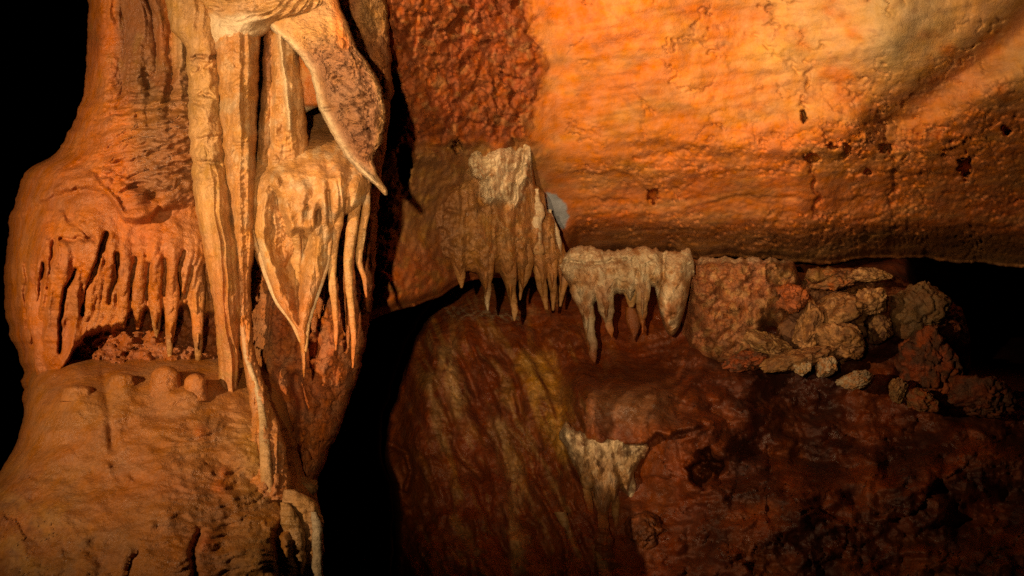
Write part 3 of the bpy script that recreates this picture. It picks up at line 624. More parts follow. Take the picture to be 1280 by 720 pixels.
# ---- fluted draperies right of it
def flutD(U, V, fr):
    x = U + 5 * fbm(U / 40, V / 90, 2, 551)
    return .012 * ribs(x / 17, 552, 1.2) + .002 * ribs(x / 6 + V / 90, 553, 1.1) + .026 * fbm(U / 22, V / 40, 4, 559) + .005 * ribs(V / 8 + .02 * U + 1.5 * fbm(U / 20, V / 30, 2, 560), 561, 1.1) + .008 * fbm(U / 9, V / 16, 4, 554) * sm(20, 80, V)
def flutC(U, V):
    n = fbm(U / 18, V / 24, 4, 555)
    return cmix(np.broadcast_to(np.array((.50, .235, .080)), U.shape + (3,)), (PALE * .85, .4 * sm(-.05, .4, n)), (BROWN * 1.2, .4 * sm(.05, .45, -n)), (ORANGE * .95, .5 * sm(200, 380, V)))
def mnd_at(u, v): return front_depth(mound, u, v)[0]
fl = loft('fluted_drapery', [(22, 266, 326, 3.07, .08), (60, 268, 325, 3.06, .10), (130, 273, 322, 3.05, .105), (200, 279, 320, 3.05, .105), (250, 285, 321, 3.05, .095), (300, 290, 320, 3.05, .075), (350, 293, 314, 3.05, .05), (400, 297, 314, 3.03, .04), (450, 304, 321, 3.01, .03), (490, 311, 333, mnd_at(322, 505) - .02, .03), (520, 314, 344, mnd_at(330, 525), .035), (550, 310, 354, mnd_at(333, 552) + .01, .045), (590, 304, 362, mnd_at(335, 590) + .02, .05), (625, 300, 366, mnd_at(335, 625) + .06, .05)],
          M_FLOW, flutC, flutD, 1.2, edge=3.2, seed=32)
tag(fl, 'tall pale fluted drapery with a thin edge running down into the mound', 'drapery')
edge_rib = drip('pale_edge', [(299, 215, 2), (301, 302, 3.2), (302, 378, 3.4), (307, 440, 3.6), (321, 484, 4), (328, 520, 4.6), (331, 560, 7), (334, 600, 8), (336, 618, 4)], 3.0, M_CURTAIN, PALE * .9, TAN, seed=33, parent=fl, on=fl, embed=(1.3, .3), pc=flutC)

# second fold, right of the dark slit
fold = loft('folded_drapery', [(18, 329, 366, 3.13, .07), (50, 330, 372, 3.11, .09), (120, 327, 378, 3.09, .10), (170, 322, 384, 3.09, .10), (210, 316, 388, 3.10, .09), (250, 313, 394, 3.08, .08), (300, 314, 376, 3.06, .05), (350, 330, 350, 3.06, .03)], M_FLOW,
            lambda U, V: cmix(flutC(U, V), (RUST * 1.1, .7 * sm(345, 332, U) * sm(150, 60, V)), (PALE * .9, .8 * line(U, V, [(350, 45), (354, 80), (359, 125), (363, 160)], 4))),
            lambda U, V, f: flutD(U, V, f) + .025 * line(U, V, [(350, 45), (354, 80), (359, 125), (363, 160)], 4) - .02 * line(U, V, [(336, 70), (340, 130), (335, 180)], 4), 1.2, edge=3.2, seed=34)
tag(fold, 'orange and tan folded drapery between the dark slit and the leaning slab', 'drapery')

drip_panel = loft('panel', [(30, 340, 376, 3.16, .03), (60, 348, 390, 3.15, .05), (90, 355, 402, 3.14, .06), (118, 358, 408, 3.14, .065), (129, 361, 410, 3.14, .06), (135, 362, 394, 3.14, .045), (141, 364, 382, 3.14, .03), (147, 365, 372, 3.14, .01)], M_CURTAIN,
                  lambda U, V: cmix(np.broadcast_to(ORANGE * .85, U.shape + (3,)), (PALE * .9, sm(131, 136, V)), (TAN, .5 * sm(0, .4, fbm(U / 12, V / 20, 3, 556)))), lambda U, V, f: .006 * fbm(U / 9, V / 14, 3, 557), 1.3, edge=1, seed=38, parent=fold)
# hood above them
hood = loft('calcite_hood', [(-120, 205, 440, 3.2, .16), (-40, 215, 425, 3.18, .18), (0, 235, 420, 3.16, .19), (14, 252, 400, 3.14, .19), (28, 257, 352, 3.12, .17), (44, 256, 332, 3.10, .13), (56, 257, 300, 3.09, .07), (62, 258, 280, 3.09, .03)], M_CURTAIN,
            lambda U, V: cmix(np.broadcast_to(TAN * .9, U.shape + (3,)), (PALE * .95, sm(12, 24, V + 10 * fbm(U / 40, V / 30, 3, 561)) * sm(345, 320, U)), (OCHRE * .9, .6 * sm(14, 2, V) * sm(340, 250, U)), (BROWN, .35 * sm(0, .4, fbm(U / 30, V / 6, 3, 562)) * sm(25, 0, V))),
            lambda U, V, f: .02 * ribs((V - .00045 * (U - 300) ** 2 * -20 + 5 * fbm(U / 30, V / 20, 2, 563)) / 13, 564, .9) * sm(40, 5, V) + .02 * fbm(U / 26, V / 18, 4, 565) + .02 * ridged(U / 40, V / 10 + U / 60, 3, 566) * sm(30, 10, V) - .02 * blob(U, V, 327, 32, 6, 8), 1.4, power=.8, edge=1.5, seed=35)
tag(hood, 'pale smooth calcite hood overhanging the fluted drapery', 'flowstone')

# leaning slab
RD = [(326, 22), (340, 36), (367, 60), (387, 87), (400, 133), (420, 173), (437, 200), (467, 227), (481, 240)]
def slabD(U, V, fr):
    cr = .022 * facets(U, V, 20, 571) + .014 * facets(U, V, 9, 572) + .04 * billow(U / 22, V / 18, 4, 570) - .02 * cracks(U, V, 24, 20, 569, .06)
    d = cr * sm(20, 70, V) * sm(6, 22, dist(U, V, RD)[0]) + .016 * line(U, V, RD, 5) + .012 * line(U, V, [(425, -20), (430, 40), (450, 60), (473, 110), (480, 140), (474, 175), (464, 205)], 5)
    return d + .012 * fbm(U / 25, V / 25, 4, 573) - .02 * line(U + 5 * fbm(U / 9, V / 9, 2, 574), V, [(405, 137), (440, 132), (474, 128)], 3)
def slabC(U, V):
    n = fbm(U / 18, V / 18, 4, 575)
    return cmix(np.broadcast_to(PINK * .62, U.shape + (3,)), (TAN * .95, .8 * sm(75, 40, V + .2 * (U - 400))), (BROWN * 1.3, .55 * sm(.05, .4, n)), (PALE * .95, .9 * line(U, V, RD, 6)), (ORANGE * 1.1, .8 * line(U, V, [(418, -20), (425, 40), (432, 55)], 7)), (TAN, .6 * line(U, V, [(450, 60), (473, 110), (480, 140), (474, 175), (464, 205), (480, 240)], 4)))
slab = loft('leaning_slab', [(-120, 300, 415, 3.12, .10), (0, 318, 424, 3.10, .10), (24, 326, 432, 3.08, .10), (60, 366, 446, 3.06, .09), (87, 386, 464, 3.05, .085), (110, 393, 475, 3.04, .08), (133, 399, 481, 3.03, .075), (173, 419, 478, 3.02, .065), (200, 436, 466, 3.01, .05), (214, 449, 469, 3.0, .04), (227, 463, 478, 3.0, .03), (238, 475, 484, 3.0, .018), (244, 481, 484, 3.0, .006)],
            M_CRUMB, slabC, slabD, 1.3, power=.6, edge=4.0, seed=36)
tag(slab, 'leaning pinkish rock slab with pale rim, coming to a point', 'rock slab')

# rough rock behind and right of the slab
def backD(U, V, fr):
    d = .03 * facets(U, V, 16, 581) + .014 * facets(U, V, 8, 582) + .02 * billow(U / 18, V / 18, 3, 586) + .03 * fbm(U / 40, V / 50, 3, 583)
    d = d + .03 * ribs((U + .1 * V) / 21, 584) * sm(120, 300, V) * sm(520, 460, V) - .05 * line(U, V, [(368, 470), (378, 500), (376, 560), (368, 600)], 7) + .05 * line(U, V, [(352, 470), (360, 520), (362, 590)], 12)
    d = d - .10 * blob(U, V, 400, 165, 40, 30)
    return d
def backC(U, V):
    n = fbm(U / 18, V / 22, 4, 585)
    return cmix(np.broadcast_to(RUST * .85, U.shape + (3,)), (PINK * .8, .5 * sm(-.1, .3, n)), (BROWN, .6 * sm(210, 150, V)), (OCHRE * .6, .6 * blob(U, V, 400, 165, 45, 35)), (TAN * .7, .4 * sm(350, 330, U)), (TAN * .8, .7 * sm(440, 455, U) * sm(60, 20, V)))
back = loft('rough_buttress', [(-150, 300, 470, 3.6, .2), (0, 300, 482, 3.58, .2), (60, 300, 486, 3.56, .2), (100, 300, 489, 3.55, .2), (160, 300, 484, 3.54, .2), (210, 300, 476, 3.52, .2), (300, 300, 468, 3.5, .22), (350, 300, 466, 3.5, .22), (400, 300, 458, 3.48, .22), (440, 300, 452, 3.46, .22), (500, 305, 436, 3.44, .22), (560, 310, 412, 3.4, .22), (600, 315, 397, 3.36, .2), (650, 320, 392, 3.32, .2), (760, 320, 390, 3.3, .2)],
            M_CRUMB, backC, backD, 1.5, power=.75, edge=4, seed=37)
tag(back, 'rough pinkish rock buttress behind the hanging curtain', 'rock')

# ---- hanging curtain and its stalactites
CD = [[(425, 225, 10), (422, 260, 9), (416, 300, 7)], [(448, 225, 11), (444, 255, 9), (438, 300, 7)], [(344, 228, 6), (356, 262, 5), (368, 296, 5)], [(378, 235, 7), (386, 262, 6), (392, 290, 5)], [(405, 235, 7), (409, 262, 6), (411, 290, 4)]]
def curD(U, V, fr):
    x = U + 10 * fbm(U / 30, V / 60, 2, 601)
    d = .020 * fbm(U / 24, V / 20, 4, 603) * sm(290, 190, V) + .004 * fbm(U / 7, V / 12, 3, 604) + .008 * ribs(x / 17, 602, .8) * sm(205, 240, V)
    d = d + runnels(U, V, CD, 1.2, 22)
    pan = sm(-3, 16, inpoly(U, V, [(336, 232), (352, 236), (366, 285), (395, 285), (398, 300), (380, 380), (374, 408), (352, 362), (330, 300)]) + 3 * fbm(U / 12, V / 12, 2, 607))
    d = d - .085 * pan + pan * .010 * fbm(U / 14, V / 30, 3, 608)
    for u, v, h in ((383, 262, 13), (398, 270, 11)): d = d - .05 * blob(U + 2 * fbm(V / 8, U * 0, 2, 609), V, u, v, 3, h, 8)
    for u, v, r in ((360, 215, 10), (395, 208, 12), (425, 214, 9), (345, 222, 7), (410, 224, 8)): d = d + .014 * blob(U, V, u, v, r, r * .8)
    return d - .03 * line(U, V, [(413, 280), (410, 240)], 2.6) - .03 * line(U, V, [(434, 250), (430, 300)], 2.6)
def curC(U, V):
    n = fbm(U / 16, V / 20, 4, 606)
    return cmix(np.broadcast_to(np.array((.51, .25, .09)), U.shape + (3,)), (PALE * .92, .5 * sm(.0, .4, n)), (ORANGE * .85, .6 * sm(320, 390, V)), (BROWN * .9, .85 * sm(188, 168, V + 8 * n)), (BROWN * 1.2, .35 * sm(.1, .4, -n)))  # brown layer at the top paints in the shade below the slab
cur = loft('hanging_curtain', [(128, 352, 440, 3.44, .05), (150, 344, 446, 3.36, .08), (172, 330, 452, 3.24, .10), (195, 318, 458, 3.12, .11), (230, 314, 464, 3.06, .12), (255, 314, 454, 3.04, .11), (275, 315, 425, 3.03, .09), (290, 317, 416, 3.02, .075), (310, 323, 412, 3.02, .065), (330, 330, 409, 3.01, .055), (355, 338, 400, 3.01, .045), (378, 347, 393, 3.0, .035), (400, 362, 386, 3.0, .028), (410, 369, 384, 3.0, .024), (430, 375, 383, 3.0, .018), (455, 377.5, 382.5, 3.0, .014), (472, 379.5, 381, 3.0, .004)],
           M_CURTAIN, curC, curD, 1.0, power=.8, edge=1.2, seed=41)
tag(cur, 'tan V-shaped hanging curtain with concave panel ending in a point', 'drapery')
for pts, sd in (([(317, 245, 5), (318, 290, 4.2), (327, 325, 4), (347, 378, 3.8), (367, 406, 3.4), (376, 428, 2.5)], 42), ([(414, 255, 5), (413, 285, 4.2), (408, 329, 4), (394, 375, 3.6), (385, 406, 3.2), (381, 440, 2.4)], 43)):
    drip('curtain_edge', pts, 2.955, M_CURTAIN, PALE * .9, TAN, seed=sd, parent=cur, step=1.2, on=cur, embed=(1.7, .15), pc=curC)
drip('inner_drip', [(364, 258, 5), (369, 290, 5.5), (372, 325, 5), (372, 345, 4), (371, 357, 1.5)], 2.95, M_CURTAIN, TAN, seed=44, parent=cur, step=1.1, on=cur, embed=(1.6, -.3), pc=curC)

CU = 'stalactites hanging beside the curtain'
st('long pale stalactite bending inward, first beside the V-shaped curtain', [(425, 215, 12), (423, 260, 10), (416, 310, 7), (415, 345, 5), (418, 380, 4.2), (420, 415, 3.2), (420, 438, 1.2)], 3.0, TAN * 1.05, ORANGE, CU, M_CURTAIN, 611, on=cur, embed=(1.9, .4), pc=curC)
st('longest pale stalactite with slight kink, second beside the V-shaped curtain', [(448, 215, 12), (445, 250, 9.5), (438, 300, 7), (435, 335, 5.5), (438, 375, 4.5), (442, 420, 3.6), (441, 460, 1.2)], 3.0, TAN * 1.05, ORANGE, CU, M_CURTAIN, 612, on=cur, embed=(1.9, .4), pc=curC)
st('thin outermost stalactite beside the curtain, against the brown wall', [(459, 225, 8), (458, 258, 6), (452, 295, 5), (449, 325, 4.4), (456, 352, 3), (458, 372, 1)], 3.06, TAN * .9, ORANGE * .8, CU, M_CURTAIN, 613, on=cur, embed=(1.9, .4), pc=curC)
st('small reddish stalactite behind the curtain point', [(396, 330, 7), (394, 380, 5), (392, 420, 3.5), (391, 448, 1)], 3.22, ORANGE * .85, None, CU, M_FLOW, 614)
st('small reddish stalactite between the two long pale ones', [(429, 330, 6), (429, 370, 4.5), (430, 405, 3), (431, 420, 1)], 3.2, ORANGE * .85, None, CU, M_FLOW, 615)
st('short reddish stalactite behind the first long pale one', [(408, 340, 6), (406, 380, 5), (405, 415, 4), (404, 440, 1.2)], 3.25, ORANGE * .8, None, CU, M_FLOW, 616)

st('thin reddish stalactite tip low behind the longest pale one', [(434, 345, 5), (434, 385, 4), (435, 420, 2.6), (435, 436, 1)], 3.24, ORANGE * .8, None, CU, M_FLOW, 617)
st('stubby reddish stalactite deep in the shadow under the curtain edge', [(401, 350, 6), (400, 375, 5), (399, 398, 1.5)], 3.2, ORANGE * .8, None, CU, M_FLOW, 618)

# foot of the buttress
tag(lump('foot_nub', 377, 609, 3.0, 20, 15, .06, M_NUB, TAN * .7, 621, amp=.1, cuts=2, res=24), 'small rounded rock knob at the foot of the buttress', 'rock')
foot = drip('foot_drapery', [(362, 612, 8), (374, 626, 20), (384, 648, 20), (388, 690, 17), (386, 740, 16), (384, 800, 16)], 2.74, M_CURTAIN, TAN * .95, TAN * .8, seed=622, ring=.012, rough=.15)
tag(foot, 'pale folded drapery at the edge of the mound, beside the black cleft', 'drapery')
drip('fold', [(356, 628, 6), (364, 650, 12), (368, 690, 13), (366, 740, 14), (364, 800, 14)], 2.70, M_CURTAIN, TAN * .8, OCHRE * .8, seed=623, parent=foot, ring=.01, rough=.2)
drip('fold', [(392, 640, 4), (397, 665, 7), (397, 700, 7), (395, 750, 8), (394, 800, 8)], 2.70, M_CURTAIN, PALE * .8, TAN * .7, seed=624, parent=foot, ring=.006, rough=.2)

# ================================================================== THE MIDDLE FLOWSTONE
WH = [(580, 188), (600, 180), (628, 178), (650, 170), (667, 166), (666, 200), (657, 240), (648, 262), (630, 252), (612, 258), (600, 246), (597, 225), (586, 214)]
MIDD = [
 ('short conical stalactite at the outer end of the brown cascade', [(572, 312, 10), (574, 332, 9), (576, 348, 5), (577, 360, 1.4)]),
 ('thin straight stalactite under the cascade, pale tip, beside a dark hollow', [(604, 305, 13), (607, 330, 10), (610, 350, 5.5), (609, 372, 3.8), (610, 388, 1.6)]),
 ('longest slim stalactite in the middle of the cascade bottom', [(632, 300, 15), (635, 330, 11), (638, 352, 6.5), (641, 375, 4.6), (643, 390, 3.2), (643, 401, 1.4)]),
 ('wide wedge-shaped stalactite beside the longest slim one', [(657, 305, 12), (657, 332, 10), (655, 350, 6.5), (651, 366, 3), (650, 375, 1.2)]),
 ('curved stalactite under the small pale column', [(674, 300, 9), (674, 330, 9), (676, 352, 6.5), (681, 373, 4), (683, 387, 1.4)]),
 ('slender stalactite close behind the curved one, thickened at its middle', [(689, 295, 7), (690, 325, 7.5), (690, 348, 6), (692, 370, 4), (692, 388, 1.4)]),
 ('last stalactite under the cascade, touching the white row', [(702, 305, 4), (705, 325, 7), (707, 342, 7), (703, 363, 4.6), (700, 383, 1.4)]),
]
MD_ = [p for _, p in MIDD]
def midTop(u): return spl([538, 552, 566, 582, 592, 606, 628, 645, 662, 666, 670, 680, 684, 692, 696, 704, 712], [262, 236, 218, 200, 184, 192, 177, 184, 167, 206, 234, 238, 262, 268, 298, 304, 330], u) + 10 * fbm(u / 13, u * 0, 4, 709)
def midBot(u): return fringe(u, spl([538, 555, 575, 600, 650, 690, 712], [290, 322, 336, 341, 341, 342, 336], u) + 3 * fbm(u / 9, u * 0, 2, 710), MD_, 1.05)
def midY(u): return ceilY(u, 0 * u + 300.0) * .6 + .4 * spl([538, 620, 712], [4.1, 4.3, 4.6], u) + .14 * sm(605, 540, u)
def midD(U, V, fr):
    x = U + 8 * fbm(U / 30, V / 50, 2, 701)
    d = .012 * ribs(x / 15, 702, .8) * sm(200, 260, V) + .05 * fbm(U / 30, V / 26, 4, 703) + (.020 * ridged(U / 18 + .3 * V / 18, V / 11, 4, 704) + .012 * facets(U, V, 12, 720)) * sm(230, 280, V) * sm(350, 318, V) + .006 * fbm(U / 5, V / 5, 2, 718)
    d = d + runnels(U, V, MD_, 1.3, 34)
    w = sm(-3, 6, inpoly(U, V, WH) + 9 * fbm(U / 12, V / 12, 3, 705))
    d = d + .05 * w + w * (.04 * facets(U, V, 14, 706) + .02 * billow(U / 10, V / 12, 3, 719))
    d = d - .05 * line(U + 3 * fbm(U / 9, V / 9, 2, 707), V, [(656, 186), (650, 210), (644, 228), (641, 252)], 2.6) - .04 * line(U, V, [(612, 218), (602, 232), (598, 250), (604, 262)], 3) - .03 * line(U, V, [(560, 240), (580, 222), (596, 218)], 3)
    return d + .04 * blob(U, V, 588, 246, 14, 18) - .03 * line(U, V, [(560, 262), (585, 268), (600, 262)], 3)
def midC(U, V):
    n = fbm(U / 14, V / 16, 4, 708); w = sm(-4, 6, inpoly(U, V, WH) + 9 * fbm(U / 12, V / 12, 3, 705))
    return cmix(np.broadcast_to(np.array((.44, .205, .07)), U.shape + (3,)), (OCHRE * .8, .5 * sm(-.1, .4, n)), (BROWN, .5 * sm(0, .4, -n)), (BROWN * 1.15, sm(590, 555, U)), (PALE * 1.1, w * sm(-.6, .0, n + .25 * fbm(U / 5, V / 6, 2, 722))), (ORANGE * .7, .4 * sm(300, 345, V)))
mid = shield('flowstone_cascade', 540, 711, midTop, midBot, midY, lambda u: spl([540, 560, 590, 640, 665, 690, 711], [.02, .07, .13, .15, .14, .12, .05], u), M_CURTAIN, midC, midD, 1.1, 190, .75)
tag(mid, 'brown flowstone cascade with a ragged white patch on top', 'flowstone')
MD = 'stalactites under the brown cascade'
mc = np.array((.42, .20, .07))
for k, (lab, pts) in enumerate(MIDD):
    st(lab, pts, 4.2, mc, PALE * .85 if k == 1 else TAN if k == 2 else None, MD, M_CURTAIN, 711 + k, on=mid, embed=(1.8, .6), pc=midC, ring=.006, rough=.2)
tag(drip('calcite_post', [(671, 236, 5), (670, 243, 8), (670, 264, 9), (670, 285, 9), (672, 318, 8)], 4.16, M_CURTAIN, PALE * .9, TAN * .75, seed=721, rough=.35, ring=.02, on=mid, embed=(.2, .9)), 'small pale calcite post beside the grey patch', 'column')
tag(drip('calcite_post', [(687, 262, 4), (690, 275, 5), (695, 290, 5), (698, 312, 4.5), (701, 328, 3)], 4.3, M_CURTAIN, PALE * .95, TAN * .8, seed=722, rough=.35, ring=.01, on=mid, embed=(.2, .8)), 'short leaning white calcite sliver below the grey patch', 'column')

# ================================================================== THE WHITE ROW UNDER THE CEILING LIP
RWD = [
 ('long cream drip with dark orange end, outermost of the drapery row', [(720, 335, 13), (726, 365, 13), (733, 388, 9), (738, 402, 6), (740, 425, 5.5), (742, 447, 4.5), (743, 453, 1.5)], PALE * .85, RUST * .6),
 ('broad cream drip narrowing to an orange tip, between two black slots', [(750, 335, 12), (755, 365, 12), (758, 388, 9), (761, 405, 5), (764, 422, 1.5)], PALE * .8, ORANGE * .8),
 ('short cream drip with rounded end, tucked behind the black slot', [(785, 335, 9), (786, 358, 9), (788, 374, 6), (790, 384, 2)], TAN * .95, None),
 ('orange-centred drip ending in a thin tip before the big lobe', [(803, 330, 10), (803, 360, 9), (803, 385, 6), (803, 405, 3.6), (803, 416, 1.3)], TAN * .95, RUST),
]
RW_ = [q[1] for q in RWD]
LOBE = [(846, 330, 14), (843, 360, 18), (839, 390, 19), (838, 416, 8)]
def rowTop(u): return spl([698, 706, 725, 760, 800, 840, 862, 868], [330, 320, 306, 314, 307, 316, 310, 326], u) + 9 * fbm(u / 16, u * 0, 4, 737)
def rowBot(u): return fringe(u, np.maximum(spl([698, 708, 722, 740, 775, 800, 812, 830, 868], [332, 352, 372, 376, 368, 368, 360, 356, 346], u) + 4 * fbm(u / 8, u * 0, 3, 738), 420 - .09 * np.abs(u - 839) ** 2 / np.where(u < 839, .62, .8)), RW_, 1.05)
def rowD(U, V, fr):
    x = U + 8 * fbm(U / 30, V / 40, 2, 731)
    d = runnels(U, V, RW_, 1.3, 26) + .9 * runnels(U, V, [LOBE], 1.0, 10, 1.4) + .02 * facets(U, V, 13, 733) + .02 * billow(U / 12, V / 12, 3, 739) + .02 * fbm(U / 15, V / 15, 4, 734) + .006 * fbm(U / 5, V / 5, 2, 740)
    return d + .012 * ribs(x / 14, 732, .8) * sm(318, 340, V) - .05 * line(U + 2 * fbm(V / 8, U * 0, 2, 736), V, [(830, 318), (829, 350), (820, 366), (813, 385)], 3) - .03 * line(U, V + 3 * fbm(U / 8, U * 0, 2, 729), [(700, 326), (740, 330), (782, 324)], 2.5)
def rowC(U, V):
    n = fbm(U / 15, V / 18, 4, 735)
    return cmix(np.broadcast_to(np.array((.50, .28, .13)), U.shape + (3,)), (PALE * .92, sm(-.2, .3, n + .3 * sm(350, 320, V))), (ORANGE * .7, .7 * sm(345, 395, V) * sm(-.3, .3, -n)), (BROWN, .6 * sm(.05, .4, -n)), (BROWN * 1.3, .5 * sm(822, 850, U) * sm(340, 400, V) * sm(-.3, .2, n)))
row = shield('cream_drapery', 699, 868, rowTop, rowBot, lambda u: 4.76 + 0 * u, lambda u: spl([699, 715, 760, 850, 868], [.03, .10, .11, .12, .03], u), M_CURTAIN, rowC, rowD, 1.1, 180, .75)
tag(row, 'cream and tan drapery hanging in a row below the ceiling lip', 'drapery')
RW = 'drips of the cream drapery row'
for k, (lab, pts, c1, c2) in enumerate(RWD):
    st(lab, pts, 4.63, c1, c2, RW, M_CURTAIN, 741 + k, on=row, embed=(1.8, .6), pc=rowC, rough=.3, ring=.008)
st('small dark orange drip low down behind the cream row', [(788, 384, 8), (792, 402, 9), (793, 418, 4), (793, 426, 1)], 4.84, RUST * .6, None, RW, M_CURTAIN, 745, rough=.3)

# ================================================================== ROCK MASS AND BREAKDOWN PILE
def masTop(u): return spl([850, 866, 925, 990, 1003, 1012, 1060, 1110, 1150, 1200, 1215], [330, 322, 322, 326, 352, 334, 336, 342, 362, 384, 430], u) + 6 * fbm(u / 12, u * 0, 3, 757)
def masBot(u): return spl([850, 870, 900, 940, 1000, 1060, 1110, 1160, 1200, 1215], [420, 452, 462, 458, 478, 496, 500, 516, 500, 450], u) + 10 * fbm(u / 16, u * 0, 3, 758)
def masD(U, V, fr):
    far = sm(940, 1000, U)
    d = .07 * facets(U, V, 36, 751) + .05 * facets(U, V, 17, 752) + .02 * facets(U, V, 8, 756) + .06 * fbm(U / 30, V / 30, 4, 753) + .08 * billow(U / 26, V / 22, 4, 754)
    d = d + far * (.10 * facets(U, V, 46, 759) + .12 * billow(U / 40, V / 26, 3, 760) - .12)
    for u, v, rx, ry in ((1003, 346, 7, 22), (1106, 445, 20, 18), (1040, 362, 26, 7), (1130, 352, 24, 10), (1088, 418, 12, 12), (962, 412, 10, 8)): d = d - .35 * blob(U + 6 * fbm(V / 10, U / 10, 2, 761), V, u, v, rx, ry)
    return d
def masC(U, V):
    n = fbm(U / 12, V / 12, 4, 755); far = sm(930, 1000, U)
    return cmix(np.broadcast_to(np.array((.33, .115, .042)), U.shape + (3,)), (TAN * .85, .7 * sm(-.05, .3, n)), (BROWN * .7, .6 * sm(.05, .4, -n)), (OCHRE * .7, far * sm(1120, 1080, U) * .7 * sm(-.1, .3, fbm(U / 20, V / 16, 3, 762))), (DARK, far * sm(.0, .35, -n) * .7), (PALE * .9, .8 * sm(330, 322, V + 4 * n) * sm(1010, 990, U)), (RED * .7, .7 * sm(1090, 1130, U)))
mas = shield('knobbly_rock', 851, 1213, masTop, masBot, lambda u: spl([851, 950, 1000, 1080, 1150, 1213], [5.06, 5.0, 5.16, 5.2, 5.2, 5.25], u), lambda u: spl([851, 870, 950, 1100, 1180, 1213], [.05, .16, .18, .18, .16, .04], u), M_BOULDER, masC, masD, 1.4, 190, .75, lean=-.16)
tag(mas, 'knobbly reddish ledge of rock right of the cream row, under the rock pile', 'rock')
PILE = 'broken rocks piled under the ceiling lip'
OC2 = np.array((.52, .255, .095))
BO = [
 ('orange wedge-shaped rock at the top of the pile', 986, 370, 4.80, 19, 17, .09, RUST, None, 0, 801),
 ('long tan rock tilted upwards beside the knobbly mass', 958, 428, 4.78, 34, 13, .09, TAN * .9, BROWN, 28, 802),
 ('upright tan block in the middle of the pile', 1010, 412, 4.82, 17, 30, .10, OC2 * 1.15, BROWN, 6, 803),
 ('large tan rock with rough face high in the pile', 1052, 386, 4.86, 34, 22, .13, OC2 * .95, BROWN, -6, 804),
 ('pale knobbly rock next to the large tan one', 1090, 380, 4.84, 20, 18, .10, TAN * 1.15, BROWN, 15, 805),
 ('grey-tan rock with pitted holes at the pile centre', 1050, 424, 4.76, 30, 21, .12, OC2 * 1.1, BROWN, 12, 806),
 ('flat yellow-brown rock at the lower edge of the pile', 990, 450, 4.72, 42, 13, .10, OC2 * .8, BROWN, -12, 807),
 ('pale angular rock poking out low in the pile', 1002, 458, 4.66, 10, 11, .05, PALE * .95, TAN, 40, 808),
 ('pale lowest rock at the tip of the pile', 1068, 476, 4.68, 20, 9, .06, PALE * .85, OC2, -22, 809),
 ('cream stone wedged between larger rocks low in the pile', 1032, 456, 4.68, 15, 14, .07, PALE * .8, OC2, 20, 810),
 ('thin pale stone lying on top of the pile', 1086, 344, 4.95, 24, 8, .08, TAN * .9, BROWN, 6, 811),
 ('brown cap rock right under the ceiling lip', 1040, 350, 5.05, 30, 12, .10, RUST * .8, BROWN, -4, 812),
 ('dark jagged rock with pale flecks at the far side of the pile', 1148, 392, 5.0, 38, 32, .16, BROWN * .8, TAN * .4, -20, 813),
 ('big dark red block standing apart from the pile', 1160, 455, 4.86, 34, 38, .16, RED, DARK, 12, 814),
 ('small yellow-tan stone at the foot of the dark red block', 1122, 490, 4.7, 11, 15, .06, TAN * .8, BROWN, 10, 815),
 ('reddish stone below the dark red block', 1150, 500, 4.72, 22, 13, .08, RED * .9, BROWN, 24, 816),
 ('dim reddish boulder alone on the dark slope', 1228, 492, 4.8, 40, 26, .14, RED * .55, DARK, 5, 817),
 ('reddish flat stone under the long tan rock', 930, 452, 4.74, 30, 11, .08, RED * .9, DARK, -5, 818),
 ('brown broken rock filling the middle of the pile', 1030, 405, 4.95, 46, 44, .14, BROWN, DARK, 0, 819),
 ('small tan stone leaning on the pale knobbly rock', 1100, 408, 4.86, 14, 18, .07, OC2 * .7, DARK, 30, 820),
]
for lab, u, v, Y, a, b, d, c1, c2, rot, sd in BO:
    tag(lump('boulder', u, v, Y - .06, a * 1.15, b * 1.2, d * 1.1, M_BOULDER, c1, sd, rot, .7, 9, c2, 64, .26), lab, 'boulder', PILE)

# ================================================================== ON THE LOWER SLOPE
SPD = [[(746, 566, 12), (747, 610, 11), (750, 650, 10), (754, 700, 9), (760, 750, 8)], [(780, 560, 9), (786, 588, 7.5), (789, 610, 5.5), (787, 632, 1.5)], [(728, 560, 8), (730, 590, 8), (733, 615, 7), (738, 645, 4)], [(764, 590, 6), (768, 620, 6), (770, 650, 4), (770, 664, 1.5)]]
def spTop(u): return spl([698, 708, 730, 760, 790, 812], [540, 531, 538, 536, 540, 556], u) + 10 * fbm(u / 14, u * 0, 4, 776)
def spBot(u): return fringe(u, spl([698, 710, 722, 742, 775, 796, 812], [548, 566, 592, 618, 612, 585, 562], u) + 8 * fbm(u / 10, u * 0, 3, 777), SPD, 1.25)
def spD(U, V, fr):
    x = U - .25 * (V - 540) + 8 * fbm(U / 24, V / 30, 2, 771)
    return runnels(U, V, SPD, 1.4, 20) + .05 * blob(U, V, 712, 542, 12, 9) + .04 * fbm(U / 20, V / 18, 3, 779) + .012 * ribs(x / 11, 772, .8) + .02 * billow(U / 12, V / 14, 3, 773) + .012 * facets(U, V, 10, 774) + .008 * fbm(U / 5, V / 5, 2, 775)
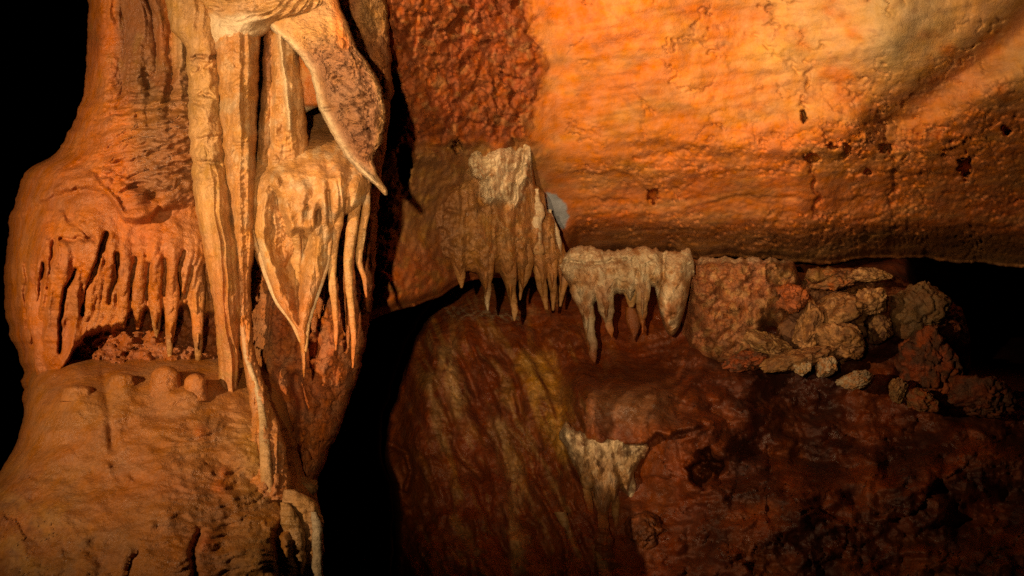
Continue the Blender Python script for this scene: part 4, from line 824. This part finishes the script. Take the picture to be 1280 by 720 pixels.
def spC(U, V):
    n = fbm(U / 12, V / 18, 4, 778)
    return cmix(np.broadcast_to(TAN * .8, U.shape + (3,)), (PALE * 1.05, sm(590, 550, V + 50 * n)), (PALE * .9, .7 * sm(.0, .3, n)), (BROWN * .9, .8 * sm(.0, .3, -n) * sm(540, 560, V)), (RUST * .55, sm(590, 660, V + 30 * n)), (RUST * .5, sm(800, 812, U)))
spout = shield('white_dripstone', 699, 811, spTop, spBot, lambda u: np.array([front_depth(slope, a, 575.0)[0] for a in u]) * .5 + .5 * front_depth(slope, 760, 600)[0] + .02, lambda u: spl([699, 712, 760, 795, 811], [.04, .10, .13, .10, .03], u), M_CURTAIN, spC, spD, 1.1, 170, .75)
tag(spout, 'white-rimmed ragged dripstone under a sloping cap on the dark slope', 'dripstone')
for k, (pts, c, t) in enumerate(((SPD[0], TAN * .85, RUST * .75), (SPD[1], PALE * .85, PALE * .9), (SPD[2], TAN * .9, RUST * .6), (SPD[3], TAN * .8, RUST * .6))):
    drip('drip', pts, 4.45, M_CURTAIN, c, t, seed=781 + k, parent=spout, rough=.3, on=spout if k == 1 else slope, embed=(1.6, .3) if k == 1 else (.9, -.5), pc=spC, ring=.012)
drip('foot', [(752, 660, 6), (757, 690, 12), (764, 720, 16), (770, 760, 20), (775, 800, 22)], front_depth(slope, 757, 690)[0] - .01, M_SLOPE, RUST * .6, RUST * .45, seed=784, parent=spout, rough=.3, ring=.02)
tag(lump('pale_knob', 735, 598, front_depth(slope, 735, 598)[0] - .05, 11, 14, .05, M_NUB, TAN * .9, 788, amp=.15, cuts=2, res=26), 'pinkish round calcite knob beside the white dripstone', 'calcite knob')
tag(drip('stalactite', [(700, 640, 8), (706, 655, 6), (708, 668, 2)], front_depth(slope, 704, 650)[0] - .015, M_SLOPE, TAN * .8, seed=785), 'tiny tan stalactite on the dark slope just left of the white dripstone', 'stalactite')
tag(lump('boulder', 803, 664, front_depth(slope, 803, 664)[0] + .03, 26, 22, .12, M_SLOPE, RUST * .6, 786, amp=.25), 'lumpy reddish boulder beside the foot of the white dripstone', 'boulder')
